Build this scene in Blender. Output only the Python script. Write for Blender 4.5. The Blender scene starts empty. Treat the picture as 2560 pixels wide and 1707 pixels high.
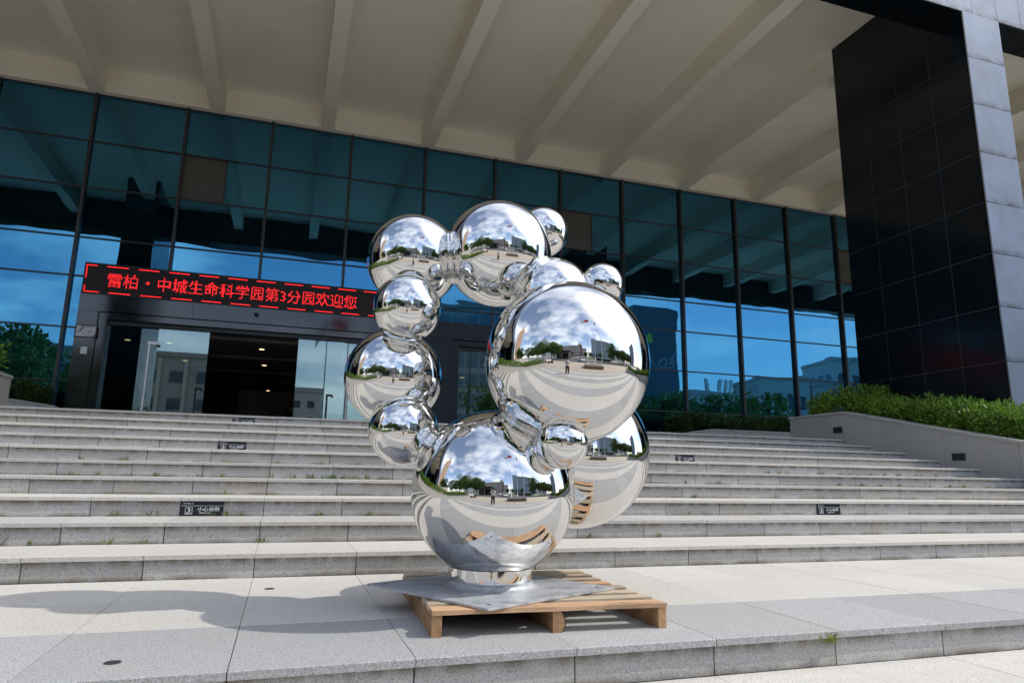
import bpy, bmesh, math, random
import numpy as np
from mathutils import Vector, Matrix, Euler
random.seed(7); rng = np.random.default_rng(7)
PI = math.pi; R = math.radians
SC = 1.15                      # the plan below is drawn with 0.15 m risers; the whole place is brought to true size at the end
scene = bpy.context.scene
COL = scene.collection

# ------------------------------------------------------------------ camera
F_PX, PITCH, YAW, ROLL, CAMH = 1700.299, 0.19681, 0.31723, 0.01605, 0.64846
cam_data = bpy.data.cameras.new('camera'); cam = bpy.data.objects.new('camera', cam_data); COL.objects.link(cam)
cam_data.sensor_width = 36; cam_data.lens = F_PX/2560*36; cam_data.clip_start = 0.02; cam_data.clip_end = 3000
fw = Vector((math.sin(YAW)*math.cos(PITCH), math.cos(YAW)*math.cos(PITCH), math.sin(PITCH)))
rt = Vector((math.cos(YAW), -math.sin(YAW), 0)); up = rt.cross(fw)
r2 = rt*math.cos(ROLL) + up*math.sin(ROLL); u2 = -rt*math.sin(ROLL) + up*math.cos(ROLL)
cam.matrix_world = Matrix(((r2.x, u2.x, -fw.x, 0), (r2.y, u2.y, -fw.y, 0), (r2.z, u2.z, -fw.z, CAMH*SC), (0, 0, 0, 1)))
scene.camera = cam

# ------------------------------------------------------------------ light
SUN_AZ, SUN_EL = 108, 47       # azimuth from +Y towards +X
sd = Vector((math.sin(R(SUN_AZ))*math.cos(R(SUN_EL)), math.cos(R(SUN_AZ))*math.cos(R(SUN_EL)), math.sin(R(SUN_EL))))
sun_d = bpy.data.lights.new('sun', 'SUN'); sun = bpy.data.objects.new('sun', sun_d); COL.objects.link(sun)
sun_d.energy = 2.05; sun_d.angle = R(0.53); sun_d.color = (1, .955, .88)
sun.rotation_euler = sd.to_track_quat('Z', 'Y').to_euler()
world = bpy.data.worlds.new('World'); scene.world = world; world.use_nodes = True
nt = world.node_tree; nt.nodes.clear(); N = nt.nodes.new; L = nt.links.new
out = N('ShaderNodeOutputWorld'); bg = N('ShaderNodeBackground'); bg.inputs['Strength'].default_value = .15
sky = N('ShaderNodeTexSky'); sky.sky_type = 'NISHITA'; sky.sun_disc = False
sky.sun_elevation = R(SUN_EL); sky.sun_rotation = R(SUN_AZ); sky.air_density = 1.0; sky.dust_density = .6; sky.ozone_density = 2.0
tc = N('ShaderNodeTexCoord'); sep = N('ShaderNodeSeparateXYZ'); L(tc.outputs['Generated'], sep.inputs[0])
mx = N('ShaderNodeMath'); mx.operation = 'MAXIMUM'; mx.inputs[1].default_value = 0; L(sep.outputs['Z'], mx.inputs[0])
ad = N('ShaderNodeMath'); ad.operation = 'ADD'; ad.inputs[1].default_value = .14; L(mx.outputs[0], ad.inputs[0])
dv = N('ShaderNodeVectorMath'); dv.operation = 'DIVIDE'; L(tc.outputs['Generated'], dv.inputs[0])
cmb = N('ShaderNodeCombineXYZ'); [L(ad.outputs[0], cmb.inputs[i]) for i in range(3)]; L(cmb.outputs[0], dv.inputs[1])
mp = N('ShaderNodeMapping'); mp.inputs['Scale'].default_value = (.85, 1.0, 0.0); mp.inputs['Rotation'].default_value = (0, 0, .5); mp.inputs['Location'].default_value = (3.1, 1.7, 0)
L(dv.outputs[0], mp.inputs[0])
n1 = N('ShaderNodeTexNoise'); n1.inputs['Scale'].default_value = 1.1; n1.inputs['Detail'].default_value = 10; n1.inputs['Roughness'].default_value = .56; n1.inputs['Distortion'].default_value = .1
L(mp.outputs[0], n1.inputs['Vector'])
rp = N('ShaderNodeValToRGB'); rp.color_ramp.elements[0].position = .45; rp.color_ramp.elements[1].position = .66
rp.color_ramp.elements[0].color = (0.06, .06, .06, 1); rp.color_ramp.elements[1].color = (.95, .95, .95, 1)
L(n1.outputs['Fac'], rp.inputs[0])
n2 = N('ShaderNodeTexNoise'); n2.inputs['Scale'].default_value = 1.5; n2.inputs['Detail'].default_value = 7; L(mp.outputs[0], n2.inputs['Vector'])
rp2 = N('ShaderNodeValToRGB'); rp2.color_ramp.elements[0].position = .35; rp2.color_ramp.elements[1].position = .7
rp2.color_ramp.elements[0].color = (5.6, 6.3, 7.7, 1); rp2.color_ramp.elements[1].color = (9.6, 9.7, 10.0, 1)
L(n2.outputs['Fac'], rp2.inputs[0])
mix = N('ShaderNodeMix'); mix.data_type = 'RGBA'; L(rp.outputs[0], mix.inputs['Factor']); L(sky.outputs[0], mix.inputs['A']); L(rp2.outputs[0], mix.inputs['B'])
# thin bright veil of cloud round the sun
dp = N('ShaderNodeVectorMath'); dp.operation = 'DOT_PRODUCT'; dp.inputs[1].default_value = tuple(sd); L(tc.outputs['Generated'], dp.inputs[0])
mr = N('ShaderNodeMapRange'); mr.interpolation_type = 'SMOOTHERSTEP'; mr.inputs['From Min'].default_value = .74; mr.inputs['From Max'].default_value = 1.0; mr.inputs['To Max'].default_value = .85; L(dp.outputs['Value'], mr.inputs['Value'])
mix2 = N('ShaderNodeMix'); mix2.data_type = 'RGBA'; L(mr.outputs[0], mix2.inputs['Factor']); L(mix.outputs['Result'], mix2.inputs['A']); mix2.inputs['B'].default_value = (10.5, 10.4, 10.2, 1)
L(mix2.outputs['Result'], bg.inputs['Color']); L(bg.outputs[0], out.inputs[0])
vs = scene.view_settings; vs.view_transform = 'Standard'; vs.look = 'None'; vs.gamma = 1; vs.exposure = 0.5; vs.use_curve_mapping = False
cy = scene.cycles; cy.max_bounces = 14; cy.glossy_bounces = 10; cy.diffuse_bounces = 6; cy.transparent_max_bounces = 12; cy.sample_clamp_indirect = 8; cy.use_denoising = True
cy.caustics_reflective = False; cy.caustics_refractive = False

# ------------------------------------------------------------------ helpers
class MB:
    def __init__(s): s.v = []; s.f = []
    def add(s, v, f):
        o = len(s.v); s.v += [tuple(p) for p in v]; s.f += [tuple(i+o for i in q) for q in f]; return s
    def box(s, x0, x1, y0, y1, z0, z1):
        return s.add([(x0,y0,z0),(x1,y0,z0),(x1,y1,z0),(x0,y1,z0),(x0,y0,z1),(x1,y0,z1),(x1,y1,z1),(x0,y1,z1)],
                     [(0,3,2,1),(4,5,6,7),(0,1,5,4),(1,2,6,5),(2,3,7,6),(3,0,4,7)])
    def lathe(s, prof, n=24, c=(0,0,0), cap=True):
        v = []; f = []
        for r, z in prof:
            for i in range(n):
                a = 2*PI*i/n; v.append((c[0]+r*math.cos(a), c[1]+r*math.sin(a), c[2]+z))
        for k in range(len(prof)-1):
            for i in range(n):
                j = (i+1) % n; f.append((k*n+i, k*n+j, (k+1)*n+j, (k+1)*n+i))
        if cap:
            f.append(tuple(range(n))[::-1]); f.append(tuple((len(prof)-1)*n+i for i in range(n)))
        return s.add(v, f)
    def tube(s, pts, r, n=8):
        pts = [Vector(p) for p in pts]; rs = r if isinstance(r, (list, tuple)) else [r]*len(pts); v = []; f = []
        for k, p in enumerate(pts):
            t = (pts[min(k+1, len(pts)-1)]-pts[max(k-1, 0)]).normalized()
            a = t.cross(Vector((0, 0, 1)) if abs(t.z) < .95 else Vector((1, 0, 0))).normalized(); b = t.cross(a)
            for i in range(n):
                w = 2*PI*i/n; v.append(p+(a*math.cos(w)+b*math.sin(w))*rs[k])
        for k in range(len(pts)-1):
            for i in range(n):
                j = (i+1) % n; f.append((k*n+i, k*n+j, (k+1)*n+j, (k+1)*n+i))
        f.append(tuple(range(n))[::-1]); f.append(tuple((len(pts)-1)*n+i for i in range(n)))
        return s.add(v, f)
    def prism_x(s, prof, x0, x1):        # prof: (y,z) outline extruded along x
        n = len(prof); v = [(x0, y, z) for y, z in prof]+[(x1, y, z) for y, z in prof]
        return s.add(v, [tuple(range(n)), tuple(range(2*n-1, n-1, -1))]+[(i, i+n, (i+1) % n+n, (i+1) % n) for i in range(n)])
    def prism_z(s, prof, z0, z1):
        n = len(prof); v = [(x, y, z0) for x, y in prof]+[(x, y, z1) for x, y in prof]
        return s.add(v, [tuple(range(n-1, -1, -1)), tuple(range(n, 2*n))]+[(i, (i+1) % n, (i+1) % n+n, i+n) for i in range(n)])
    def mesh(s, name):
        m = bpy.data.meshes.new(name); m.from_pydata(s.v, [], s.f)
        bm = bmesh.new(); bm.from_mesh(m); bmesh.ops.recalc_face_normals(bm, faces=bm.faces); bm.to_mesh(m); bm.free()
        m.update(); return m
    def build(s, name, mat, parent=None, smooth=False, loc=None, rot=0):
        return place(name, s.mesh(name), mat, parent, smooth, loc, rot)
def place(name, me, mat=None, parent=None, smooth=False, loc=None, rot=0):
    if mat is not None and not me.materials: me.materials.append(mat)
    if smooth:
        me.polygons.foreach_set('use_smooth', [True]*len(me.polygons))
    o = bpy.data.objects.new(name, me); COL.objects.link(o)
    if parent is not None: o.parent = parent
    if loc is not None: o.location = loc
    if rot: o.rotation_euler = (0, 0, rot)
    return o
def raw(name, v, f, mat, parent=None, smooth=False, loc=None):
    m = bpy.data.meshes.new(name); m.from_pydata(np.asarray(v).tolist(), [], np.asarray(f).tolist()); m.update()
    return place(name, m, mat, parent, smooth, loc)
def tag(o, label=None, cat=None, group=None, kind=None):
    for k, v in (('label', label), ('category', cat), ('group', group), ('kind', kind)):
        if v: o[k] = v
    return o
def thing(name, label, cat, loc=(0,0,0), rot=0, group=None):
    o = bpy.data.objects.new(name, None); COL.objects.link(o); o.location = loc; o.rotation_euler = (0, 0, rot); o.empty_display_size = .2
    return tag(o, label, cat, group)
def copy_tree(o, parent=None, loc=None, rot=None):
    c = o.copy(); COL.objects.link(c); c.parent = parent
    if loc is not None: c.location = loc
    if rot is not None: c.rotation_euler = (0, 0, rot)
    for ch in list(o.children): copy_tree(ch, c)
    return c

# ------------------------------------------------------------------ materials
def nmat(name):
    m = bpy.data.materials.new(name); m.use_nodes = True; t = m.node_tree
    return m, t, t.nodes['Principled BSDF'], t.nodes.new, t.links.new
def setp(b, col=None, rough=None, metal=None, spec=None, coat=None):
    if col is not None: b.inputs['Base Color'].default_value = (*col, 1)
    if rough is not None: b.inputs['Roughness'].default_value = rough
    if metal is not None: b.inputs['Metallic'].default_value = metal
    if spec is not None: b.inputs['Specular IOR Level'].default_value = spec
    if coat is not None: b.inputs['Coat Weight'].default_value = coat
def plain(name, col, rough=.6, metal=0, spec=.5, noise=.12, scale=6, bump=0):
    m, t, b, N, L = nmat(name); setp(b, col, rough, metal, spec)
    g = N('ShaderNodeNewGeometry'); n = N('ShaderNodeTexNoise'); n.inputs['Scale'].default_value = scale; n.inputs['Detail'].default_value = 6
    L(g.outputs['Position'], n.inputs['Vector'])
    r = N('ShaderNodeValToRGB'); e = r.color_ramp.elements; e[0].position = .3; e[1].position = .7
    e[0].color = (*[c*(1-noise) for c in col], 1); e[1].color = (*[min(1, c*(1+noise)) for c in col], 1)
    L(n.outputs['Fac'], r.inputs[0]); L(r.outputs[0], b.inputs['Base Color'])
    if bump:
        bp = N('ShaderNodeBump'); bp.inputs['Strength'].default_value = bump; bp.inputs['Distance'].default_value = .01; L(n.outputs['Fac'], bp.inputs['Height']); L(bp.outputs[0], b.inputs['Normal'])
    return m
def mixc(t, a, b, fac, mode='MIX'):
    n = t.nodes.new('ShaderNodeMix'); n.data_type = 'RGBA'; n.blend_type = mode
    for s, v in (('A', a), ('B', b)):
        if isinstance(v, tuple): n.inputs[s].default_value = (*v, 1)
        else: t.links.new(v, n.inputs[s])
    if isinstance(fac, (int, float)): n.inputs['Factor'].default_value = fac
    else: t.links.new(fac, n.inputs['Factor'])
    return n.outputs['Result']
def ramp(t, src, a, b, c0=0., c1=1.):
    r = t.nodes.new('ShaderNodeMapRange'); r.inputs['From Min'].default_value = a; r.inputs['From Max'].default_value = b
    r.inputs['To Min'].default_value = c0; r.inputs['To Max'].default_value = c1; t.links.new(src, r.inputs['Value']); return r.outputs[0]
def noise(t, vec, scale, detail=4, rough=.5, sc=None):
    if sc:
        mp = t.nodes.new('ShaderNodeMapping'); mp.inputs['Scale'].default_value = sc; t.links.new(vec, mp.inputs[0]); vec = mp.outputs[0]
    n = t.nodes.new('ShaderNodeTexNoise'); n.inputs['Scale'].default_value = scale; n.inputs['Detail'].default_value = detail; n.inputs['Roughness'].default_value = rough
    t.links.new(vec, n.inputs['Vector']); return n.outputs['Fac']
def granite(name, col, grain=.35, dirt=.0, rough=.75, warm=.5, riser=False, vary=.07):
    m, t, b, N, L = nmat(name); setp(b, col, rough, 0, .35)
    g = N('ShaderNodeNewGeometry'); pos = g.outputs['Position']
    v = N('ShaderNodeTexVoronoi'); v.inputs['Scale'].default_value = 230; L(pos, v.inputs['Vector'])
    vs_ = N('ShaderNodeSeparateColor'); L(v.outputs['Color'], vs_.inputs[0])
    f = noise(t, pos, 105, 4, .8)
    c = mixc(t, tuple(x*(1-grain) for x in col), tuple(min(1, x*(1+grain*.75)) for x in col), ramp(t, f, .34, .66))
    c = mixc(t, c, tuple(x*.35 for x in col), ramp(t, vs_.outputs[0], .90, .93, 0, .75))
    oi = N('ShaderNodeObjectInfo')
    tone = ramp(t, oi.outputs['Random'], 0, 1, 1-vary, 1+vary)
    vm = N('ShaderNodeVectorMath'); vm.operation = 'SCALE'; L(c, vm.inputs[0]); L(tone, vm.inputs['Scale']); c = vm.outputs[0]
    # broad weathering and warm stains
    big = noise(t, pos, 1.3, 6, .62)
    c = mixc(t, c, tuple(x*y for x, y in zip(col, (.93, .86, .74))), ramp(t, big, .52, .75, 0, warm))
    blot = noise(t, pos, 5.5, 7, .65)
    c = mixc(t, c, tuple(x*.78 for x in col), ramp(t, blot, .5, .72, 0, .35))
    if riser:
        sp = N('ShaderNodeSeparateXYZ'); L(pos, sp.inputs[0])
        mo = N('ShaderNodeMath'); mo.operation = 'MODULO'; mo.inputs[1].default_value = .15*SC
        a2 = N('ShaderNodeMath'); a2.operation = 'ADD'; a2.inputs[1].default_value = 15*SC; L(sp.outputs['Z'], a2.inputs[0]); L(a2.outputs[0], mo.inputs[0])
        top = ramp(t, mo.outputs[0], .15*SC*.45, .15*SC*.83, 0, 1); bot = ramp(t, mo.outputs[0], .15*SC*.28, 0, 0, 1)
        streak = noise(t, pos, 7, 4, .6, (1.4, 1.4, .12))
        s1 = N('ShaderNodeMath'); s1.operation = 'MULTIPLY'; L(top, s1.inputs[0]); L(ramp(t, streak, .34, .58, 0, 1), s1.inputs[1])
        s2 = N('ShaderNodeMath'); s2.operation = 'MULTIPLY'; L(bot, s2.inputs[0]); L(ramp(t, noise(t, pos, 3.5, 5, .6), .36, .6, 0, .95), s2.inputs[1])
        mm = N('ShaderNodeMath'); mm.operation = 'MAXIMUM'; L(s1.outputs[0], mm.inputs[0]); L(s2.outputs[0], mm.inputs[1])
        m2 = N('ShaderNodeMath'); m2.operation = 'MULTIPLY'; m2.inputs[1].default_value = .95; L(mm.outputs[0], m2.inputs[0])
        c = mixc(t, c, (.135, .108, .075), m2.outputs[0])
    L(c, b.inputs['Base Color'])
    bp = N('ShaderNodeBump'); bp.inputs['Strength'].default_value = .25; bp.inputs['Distance'].default_value = .002; L(f, bp.inputs['Height']); L(bp.outputs[0], b.inputs['Normal'])
    return m
M = {}
M['g_light'] = granite('granite_light', (.60, .57, .525), .16, warm=.5, vary=.05)
M['g_mid'] = granite('granite_mid', (.51, .49, .46), .22, warm=.5)
M['g_dark'] = granite('granite_grey', (.425, .425, .42), .42, warm=.3)
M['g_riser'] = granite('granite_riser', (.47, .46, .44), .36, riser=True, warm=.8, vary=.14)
M['g_wall'] = granite('granite_wall', (.42, .415, .40), .25, warm=.5)
M['grout'] = plain('joint_dirt', (.07, .055, .04), .9)
M['plaza'] = granite('plaza_paving', (.50, .43, .35), .18, warm=.4)
M['asphalt'] = plain('asphalt', (.11, .11, .115), .85, noise=.2, scale=3)
M['soil'] = plain('soil', (.06, .045, .03), .95)
M['grass'] = plain('grass_and_paving', (.24, .25, .19), .9, noise=.3, scale=.5)

def mirror_steel():
    m, t, b, N, L = nmat('mirror_polished_steel'); setp(b, (.75, .74, .725), .008, 1)
    g = N('ShaderNodeNewGeometry'); f = noise(t, g.outputs['Position'], 3.2, 2, .4)
    bp = N('ShaderNodeBump'); bp.inputs['Strength'].default_value = .018; bp.inputs['Distance'].default_value = .05; L(f, bp.inputs['Height']); L(bp.outputs[0], b.inputs['Normal'])
    sm = noise(t, g.outputs['Position'], 9, 6, .7); L(ramp(t, sm, .62, .8, .006, .03), b.inputs['Roughness'])
    return m
M['mirror'] = mirror_steel()
def raw_steel():
    m, t, b, N, L = nmat('raw_steel_plate'); setp(b, (.42, .42, .43), .42, .3)
    g = N('ShaderNodeNewGeometry'); p = g.outputs['Position']
    f = noise(t, p, 9, 8, .7); f2 = noise(t, p, 26, 6, .65, (.35, 1, 1))
    c = mixc(t, (.60, .61, .625), (.40, .41, .435), ramp(t, f, .42, .68)); c = mixc(t, c, (.62, .60, .57), ramp(t, f2, .58, .75, 0, .5))
    c = mixc(t, c, (.14, .145, .17), ramp(t, noise(t, p, 4, 9, .75, (1, 2.2, 1)), .50, .66, 0, .75))
    L(c, b.inputs['Base Color']); L(ramp(t, f2, .3, .7, .28, .55), b.inputs['Roughness'])
    return m
M['rawsteel'] = raw_steel()
def wood(name, c1, c2, along=(0.06, 1, 1), rot=0.0):
    m, t, b, N, L = nmat(name); setp(b, c1, .75, 0, .25)
    tcn = N('ShaderNodeTexCoord'); p = tcn.outputs['Object']
    oi = N('ShaderNodeObjectInfo')
    off = N('ShaderNodeVectorMath'); off.operation = 'ADD'; cb = N('ShaderNodeCombineXYZ')
    mu = N('ShaderNodeMath'); mu.operation = 'MULTIPLY'; mu.inputs[1].default_value = 37.; L(oi.outputs['Random'], mu.inputs[0])
    L(mu.outputs[0], cb.inputs[0]); L(mu.outputs[0], cb.inputs[1]); L(mu.outputs[0], cb.inputs[2]); L(p, off.inputs[0]); L(cb.outputs[0], off.inputs[1])
    p = off.outputs[0]
    gr = noise(t, p, 55, 5, .6, along); g2 = noise(t, p, 9, 4, .6, tuple(max(a, .2) for a in along))
    c = mixc(t, c1, c2, ramp(t, gr, .35, .65)); c = mixc(t, c, tuple(x*.6 for x in c2), ramp(t, g2, .55, .78, 0, .6))
    kn = N('ShaderNodeTexVoronoi'); kn.inputs['Scale'].default_value = 7; L(p, kn.inputs['Vector'])
    c = mixc(t, c, (.09, .04, .02), ramp(t, kn.outputs['Distance'], .10, .05, 0, .8))
    c = mixc(t, c, (.16, .12, .085), ramp(t, noise(t, p, 5, 7, .7, tuple(max(a, .35) for a in along)), .50, .68, 0, .6))
    tone = ramp(t, oi.outputs['Random'], 0, 1, .8, 1.15); vm = N('ShaderNodeVectorMath'); vm.operation = 'SCALE'; L(c, vm.inputs[0]); L(tone, vm.inputs['Scale'])
    L(vm.outputs[0], b.inputs['Base Color'])
    bp = N('ShaderNodeBump'); bp.inputs['Strength'].default_value = .4; bp.inputs['Distance'].default_value = .003; L(gr, bp.inputs['Height']); L(bp.outputs[0], b.inputs['Normal'])
    return m
M['wood_x'] = wood('pallet_board_pine', (.72, .46, .28), (.56, .33, .18))
M['wood_w'] = wood('pallet_board_weathered', (.62, .51, .38), (.43, .34, .235))
M['wood_y'] = wood('pallet_stringer_pine', (.52, .32, .17), (.39, .22, .11), (1, .06, 1))
M['bark'] = plain('bark', (.07, .035, .02), .95, noise=.5, scale=60)

def facade_glass():
    m, t, b, N, L = nmat('blue_mirror_glass'); setp(b, (.06, .225, .36), .01, .97)
    g = N('ShaderNodeNewGeometry'); oi = N('ShaderNodeObjectInfo'); c = mixc(t, (.050, .215, .36), (.060, .24, .40), oi.outputs['Random'])
    c = mixc(t, c, (.09, .26, .38), ramp(t, noise(t, g.outputs['Position'], 3, 5, .6, (3, 1, .12)), .55, .8, 0, .5)); L(c, b.inputs['Base Color']); f = noise(t, g.outputs['Position'], .62, 2, .45, (.55, 1, 1.25))
    bp = N('ShaderNodeBump'); bp.inputs['Strength'].default_value = .10; bp.inputs['Distance'].default_value = .06; L(f, bp.inputs['Height']); L(bp.outputs[0], b.inputs['Normal'])
    return m
M['fglass'] = facade_glass()
def door_glass():
    m, t, b, N, L = nmat('door_glass'); t.nodes.remove(b)
    o = t.nodes['Material Output']; tr = N('ShaderNodeBsdfTransparent'); tr.inputs[0].default_value = (.58, .63, .62, 1)
    gl = N('ShaderNodeBsdfGlossy'); gl.inputs['Color'].default_value = (.62, .80, .84, 1); gl.inputs['Roughness'].default_value = .01
    mxs = N('ShaderNodeMixShader'); mxs.inputs[0].default_value = .27; L(tr.outputs[0], mxs.inputs[1]); L(gl.outputs[0], mxs.inputs[2]); L(mxs.outputs[0], o.inputs[0])
    return m
M['dglass'] = door_glass()
def stone_gloss(name, col, rough, spec, nz=.25):
    m, t, b, N, L = nmat(name); setp(b, col, rough, 0, spec)
    g = N('ShaderNodeNewGeometry'); f = noise(t, g.outputs['Position'], 90, 3, .7)
    c = mixc(t, tuple(x*(1-nz) for x in col), tuple(x*(1+nz) for x in col), ramp(t, f, .35, .65)); L(c, b.inputs['Base Color'])
    oi = N('ShaderNodeObjectInfo'); sm = noise(t, g.outputs['Position'], 2.5, 6, .6)
    L(ramp(t, sm, .4, .75, rough, rough*2.2), b.inputs['Roughness'])
    return m
M['black_tile'] = stone_gloss('black_granite_tile', (.004, .007, .010), .10, .38)
M['tile_joint'] = plain('tile_joint', (.065, .08, .095), .6)
M['portal'] = stone_gloss('dark_grey_polished_granite', (.020, .021, .025), .07, .9)
M['portal_dark'] = plain('black_frame', (.008, .008, .009), .35)
M['frame'] = plain('dark_aluminium_frame', (.055, .051, .052), .38, metal=.3)
M['plaster'] = None
def plaster():
    m, t, b, N, L = nmat('cream_painted_plaster'); setp(b, (.60, .56, .47), .85, 0, .2)
    g = N('ShaderNodeNewGeometry'); p = g.outputs['Position']
    c = mixc(t, (.88, .84, .735), (.84, .795, .68), ramp(t, noise(t, p, .5, 6, .6), .4, .65))
    c = mixc(t, c, (.74, .66, .53), ramp(t, noise(t, p, 1.6, 8, .7, (.3, 1, 1)), .62, .78, 0, .4))
    L(c, b.inputs['Base Color']); bp = N('ShaderNodeBump'); bp.inputs['Strength'].default_value = .2; bp.inputs['Distance'].default_value = .02; L(noise(t, p, 2.2, 5), bp.inputs['Height']); L(bp.outputs[0], b.inputs['Normal'])
    return m
M['plaster'] = plaster()
def metal_panel():
    m, t, b, N, L = nmat('silver_blue_metal_panel'); setp(b, (.50, .56, .66), .38, .55)
    g = N('ShaderNodeNewGeometry'); p = g.outputs['Position']
    c = mixc(t, (.155, .19, .26), (.13, .155, .205), ramp(t, noise(t, p, 1.6, 7, .65), .4, .65))
    sp = N('ShaderNodeSeparateXYZ'); L(p, sp.inputs[0]); mo = N('ShaderNodeMath'); mo.operation = 'MODULO'; mo.inputs[1].default_value = SC
    a2 = N('ShaderNodeMath'); a2.operation = 'ADD'; a2.inputs[1].default_value = SC*(20-.8); L(sp.outputs['Z'], a2.inputs[0]); L(a2.outputs[0], mo.inputs[0])
    dirt = N('ShaderNodeMath'); dirt.operation = 'MULTIPLY'; L(ramp(t, mo.outputs[0], .13*SC, 0, 0, 1.1), dirt.inputs[0]); L(ramp(t, noise(t, p, 4, 6, .6), .35, .6), dirt.inputs[1])
    c = mixc(t, c, (.05, .055, .065), dirt.outputs[0]); L(c, b.inputs['Base Color'])
    L(ramp(t, noise(t, p, 3, 4), .3, .7, .32, .48), b.inputs['Roughness'])
    return m
M['mpanel'] = metal_panel()
M['grey_panel'] = plain('grey_opaque_panel', (.085, .085, .078), .5, noise=.08, scale=1)
M['lobby'] = plain('lobby_dark', (.38, .38, .38), .6); M['lobby_wall'] = plain('lobby_wall', (.34, .31, .29), .7); M['lobby_beam'] = plain('lobby_beam', (.62, .59, .56), .7)
M['lobby_floor'] = stone_gloss('lobby_floor', (.22, .21, .20), .15, .5)
def emis(name, col, st):
    m, t, b, N, L = nmat(name); setp(b, (0, 0, 0), .5); b.inputs['Emission Color'].default_value = (*col, 1); b.inputs['Emission Strength'].default_value = st; return m
M['led'] = emis('red_led', (1, .016, .02), 1.25); M['lamp'] = emis('warm_downlight', (1, .70, .38), 1.9)
M['led_back'] = plain('led_backing', (.012, .003, .004), .55); M['black'] = plain('black_plastic', (.012, .012, .013), .4)
M['led_frame'] = plain('led_frame', (.03, .03, .033), .5)
M['sign_black'] = plain('sign_black', (.008, .010, .016), .35); M['sign_white'] = plain('sign_white', (.78, .80, .82), .5, noise=.02); M['sign_red'] = plain('sign_red', (.7, .03, .03), .5)
M['steel'] = plain('brushed_steel', (.55, .56, .57), .35, metal=.9, noise=.06)
M['white'] = plain('white_paint', (.75, .76, .77), .35, noise=.03); M['rubber'] = plain('rubber', (.015, .015, .015), .8); M['carglass'] = plain('car_glass', (.01, .012, .015), .08)
M['skin'] = plain('skin', (.52, .30, .20), .55, noise=.06, scale=30); M['hair'] = plain('hair', (.010, .008, .008), .6, noise=.4, scale=80)
M['shirt'] = plain('white_tshirt', (.74, .75, .79), .85, noise=.04); M['trouser'] = plain('black_trousers', (.014, .013, .014), .85); M['dark_cloth'] = plain('dark_cloth', (.02, .02, .024), .9); M['pink_cloth'] = plain('pink_cloth', (.45, .16, .14), .9); M['blue_cloth'] = plain('blue_cloth', (.05, .08, .16), .9)
def leafm(name, c1, c2, tr=.35):
    m, t, b, N, L = nmat(name); setp(b, c1, .5, 0, .35)
    g = N('ShaderNodeNewGeometry'); ri = g.outputs['Random Per Island']
    c = mixc(t, c1, c2, ri); c = mixc(t, c, tuple(min(1, x*1.5) for x in c2), ramp(t, noise(t, g.outputs['Position'], 1.3, 3), .5, .7, 0, .5))
    L(c, b.inputs['Base Color'])
    o = t.nodes['Material Output']; tl = N('ShaderNodeBsdfTranslucent'); L(c, tl.inputs[0]); mxs = N('ShaderNodeMixShader'); mxs.inputs[0].default_value = tr
    L(b.outputs[0], mxs.inputs[1]); L(tl.outputs[0], mxs.inputs[2]); L(mxs.outputs[0], o.inputs[0]); return m
M['leaf'] = leafm('tree_leaf', (.05, .105, .022), (.10, .17, .035)); M['hedge'] = leafm('hedge_leaf', (.05, .13, .022), (.21, .34, .04), .28); M['weed'] = leafm('weed_leaf', (.10, .16, .03), (.22, .27, .06))
M['shrub'] = leafm('shrub_leaf', (.022, .055, .014), (.055, .11, .022), .2)
M['palm'] = leafm('palm_leaf', (.03, .08, .02), (.05, .12, .03))
M['stem'] = plain('woody_stem', (.12, .07, .04), .9)

# ------------------------------------------------------------------ the stairs and the ground
MOD, X0 = .63479, -1.39362
XL, XR = -4.10, 10.7297
Y1, TR, RS = 4.77547, .69438, .15
joints = [XL]+[X0+i*MOD for i in range(-4, 20) if XL+.1 < X0+i*MOD < XR-.04]+[XR]
NOSE, TH = .022, .03
_mc = {}
def slab(name, x0, x1, y0, y1, z0, z1, mat, parent, gap=None):
    gap = .006 if 'riser' in name else .0032
    key = (name, round(x1-x0, 4), round(y1-y0, 4), round(z1-z0, 4), mat.name)
    if key not in _mc:
        w, d, h = (x1-x0)/2-gap/2, (y1-y0)/2-gap/2, (z1-z0)
        bm = bmesh.new(); bmesh.ops.create_cube(bm, size=1)
        for v in bm.verts: v.co = Vector((v.co.x*2*w, v.co.y*2*d, (v.co.z+.5)*h))
        if 'riser' not in name:
            es = [e for e in bm.edges if all(v.co.z > h*.9 for v in e.verts) and all(v.co.y < 0 for v in e.verts)]
            bmesh.ops.bevel(bm, geom=es, offset=.0035, segments=1, affect='EDGES')
        me = bpy.data.meshes.new(name); bm.to_mesh(me); bm.free(); me.materials.append(mat); _mc[key] = me
    o = place(name, _mc[key], None, parent)
    o.location = ((x0+x1)/2+random.uniform(-.0006, .0006), (y0+y1)/2+random.uniform(-.0012, .0012), z0+random.uniform(-.0008, .0008)); return o
def step_structure(name, y0, y1, z, rows, riser_to):
    """rows: (y0, y1, material); y0 is the nosing front."""
    root = MB().box(XL, XR, y0+NOSE+.012, y1+.3, z-RS-.02, z-TH-.001).build(name, M['grout']); tag(root, kind='structure')
    for a, b, mt in rows:
        for i in range(len(joints)-1):
            slab('tread_slab', joints[i], joints[i+1], a, b, z-TH, z, mt, root)
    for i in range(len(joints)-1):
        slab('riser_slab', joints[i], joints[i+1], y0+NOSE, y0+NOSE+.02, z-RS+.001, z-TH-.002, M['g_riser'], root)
    return root
tread_mats = ['g_light', 'g_mid', 'g_light', 'g_mid', 'g_mid', 'g_light', 'g_mid', 'g_light', 'g_mid', 'g_mid']
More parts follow.
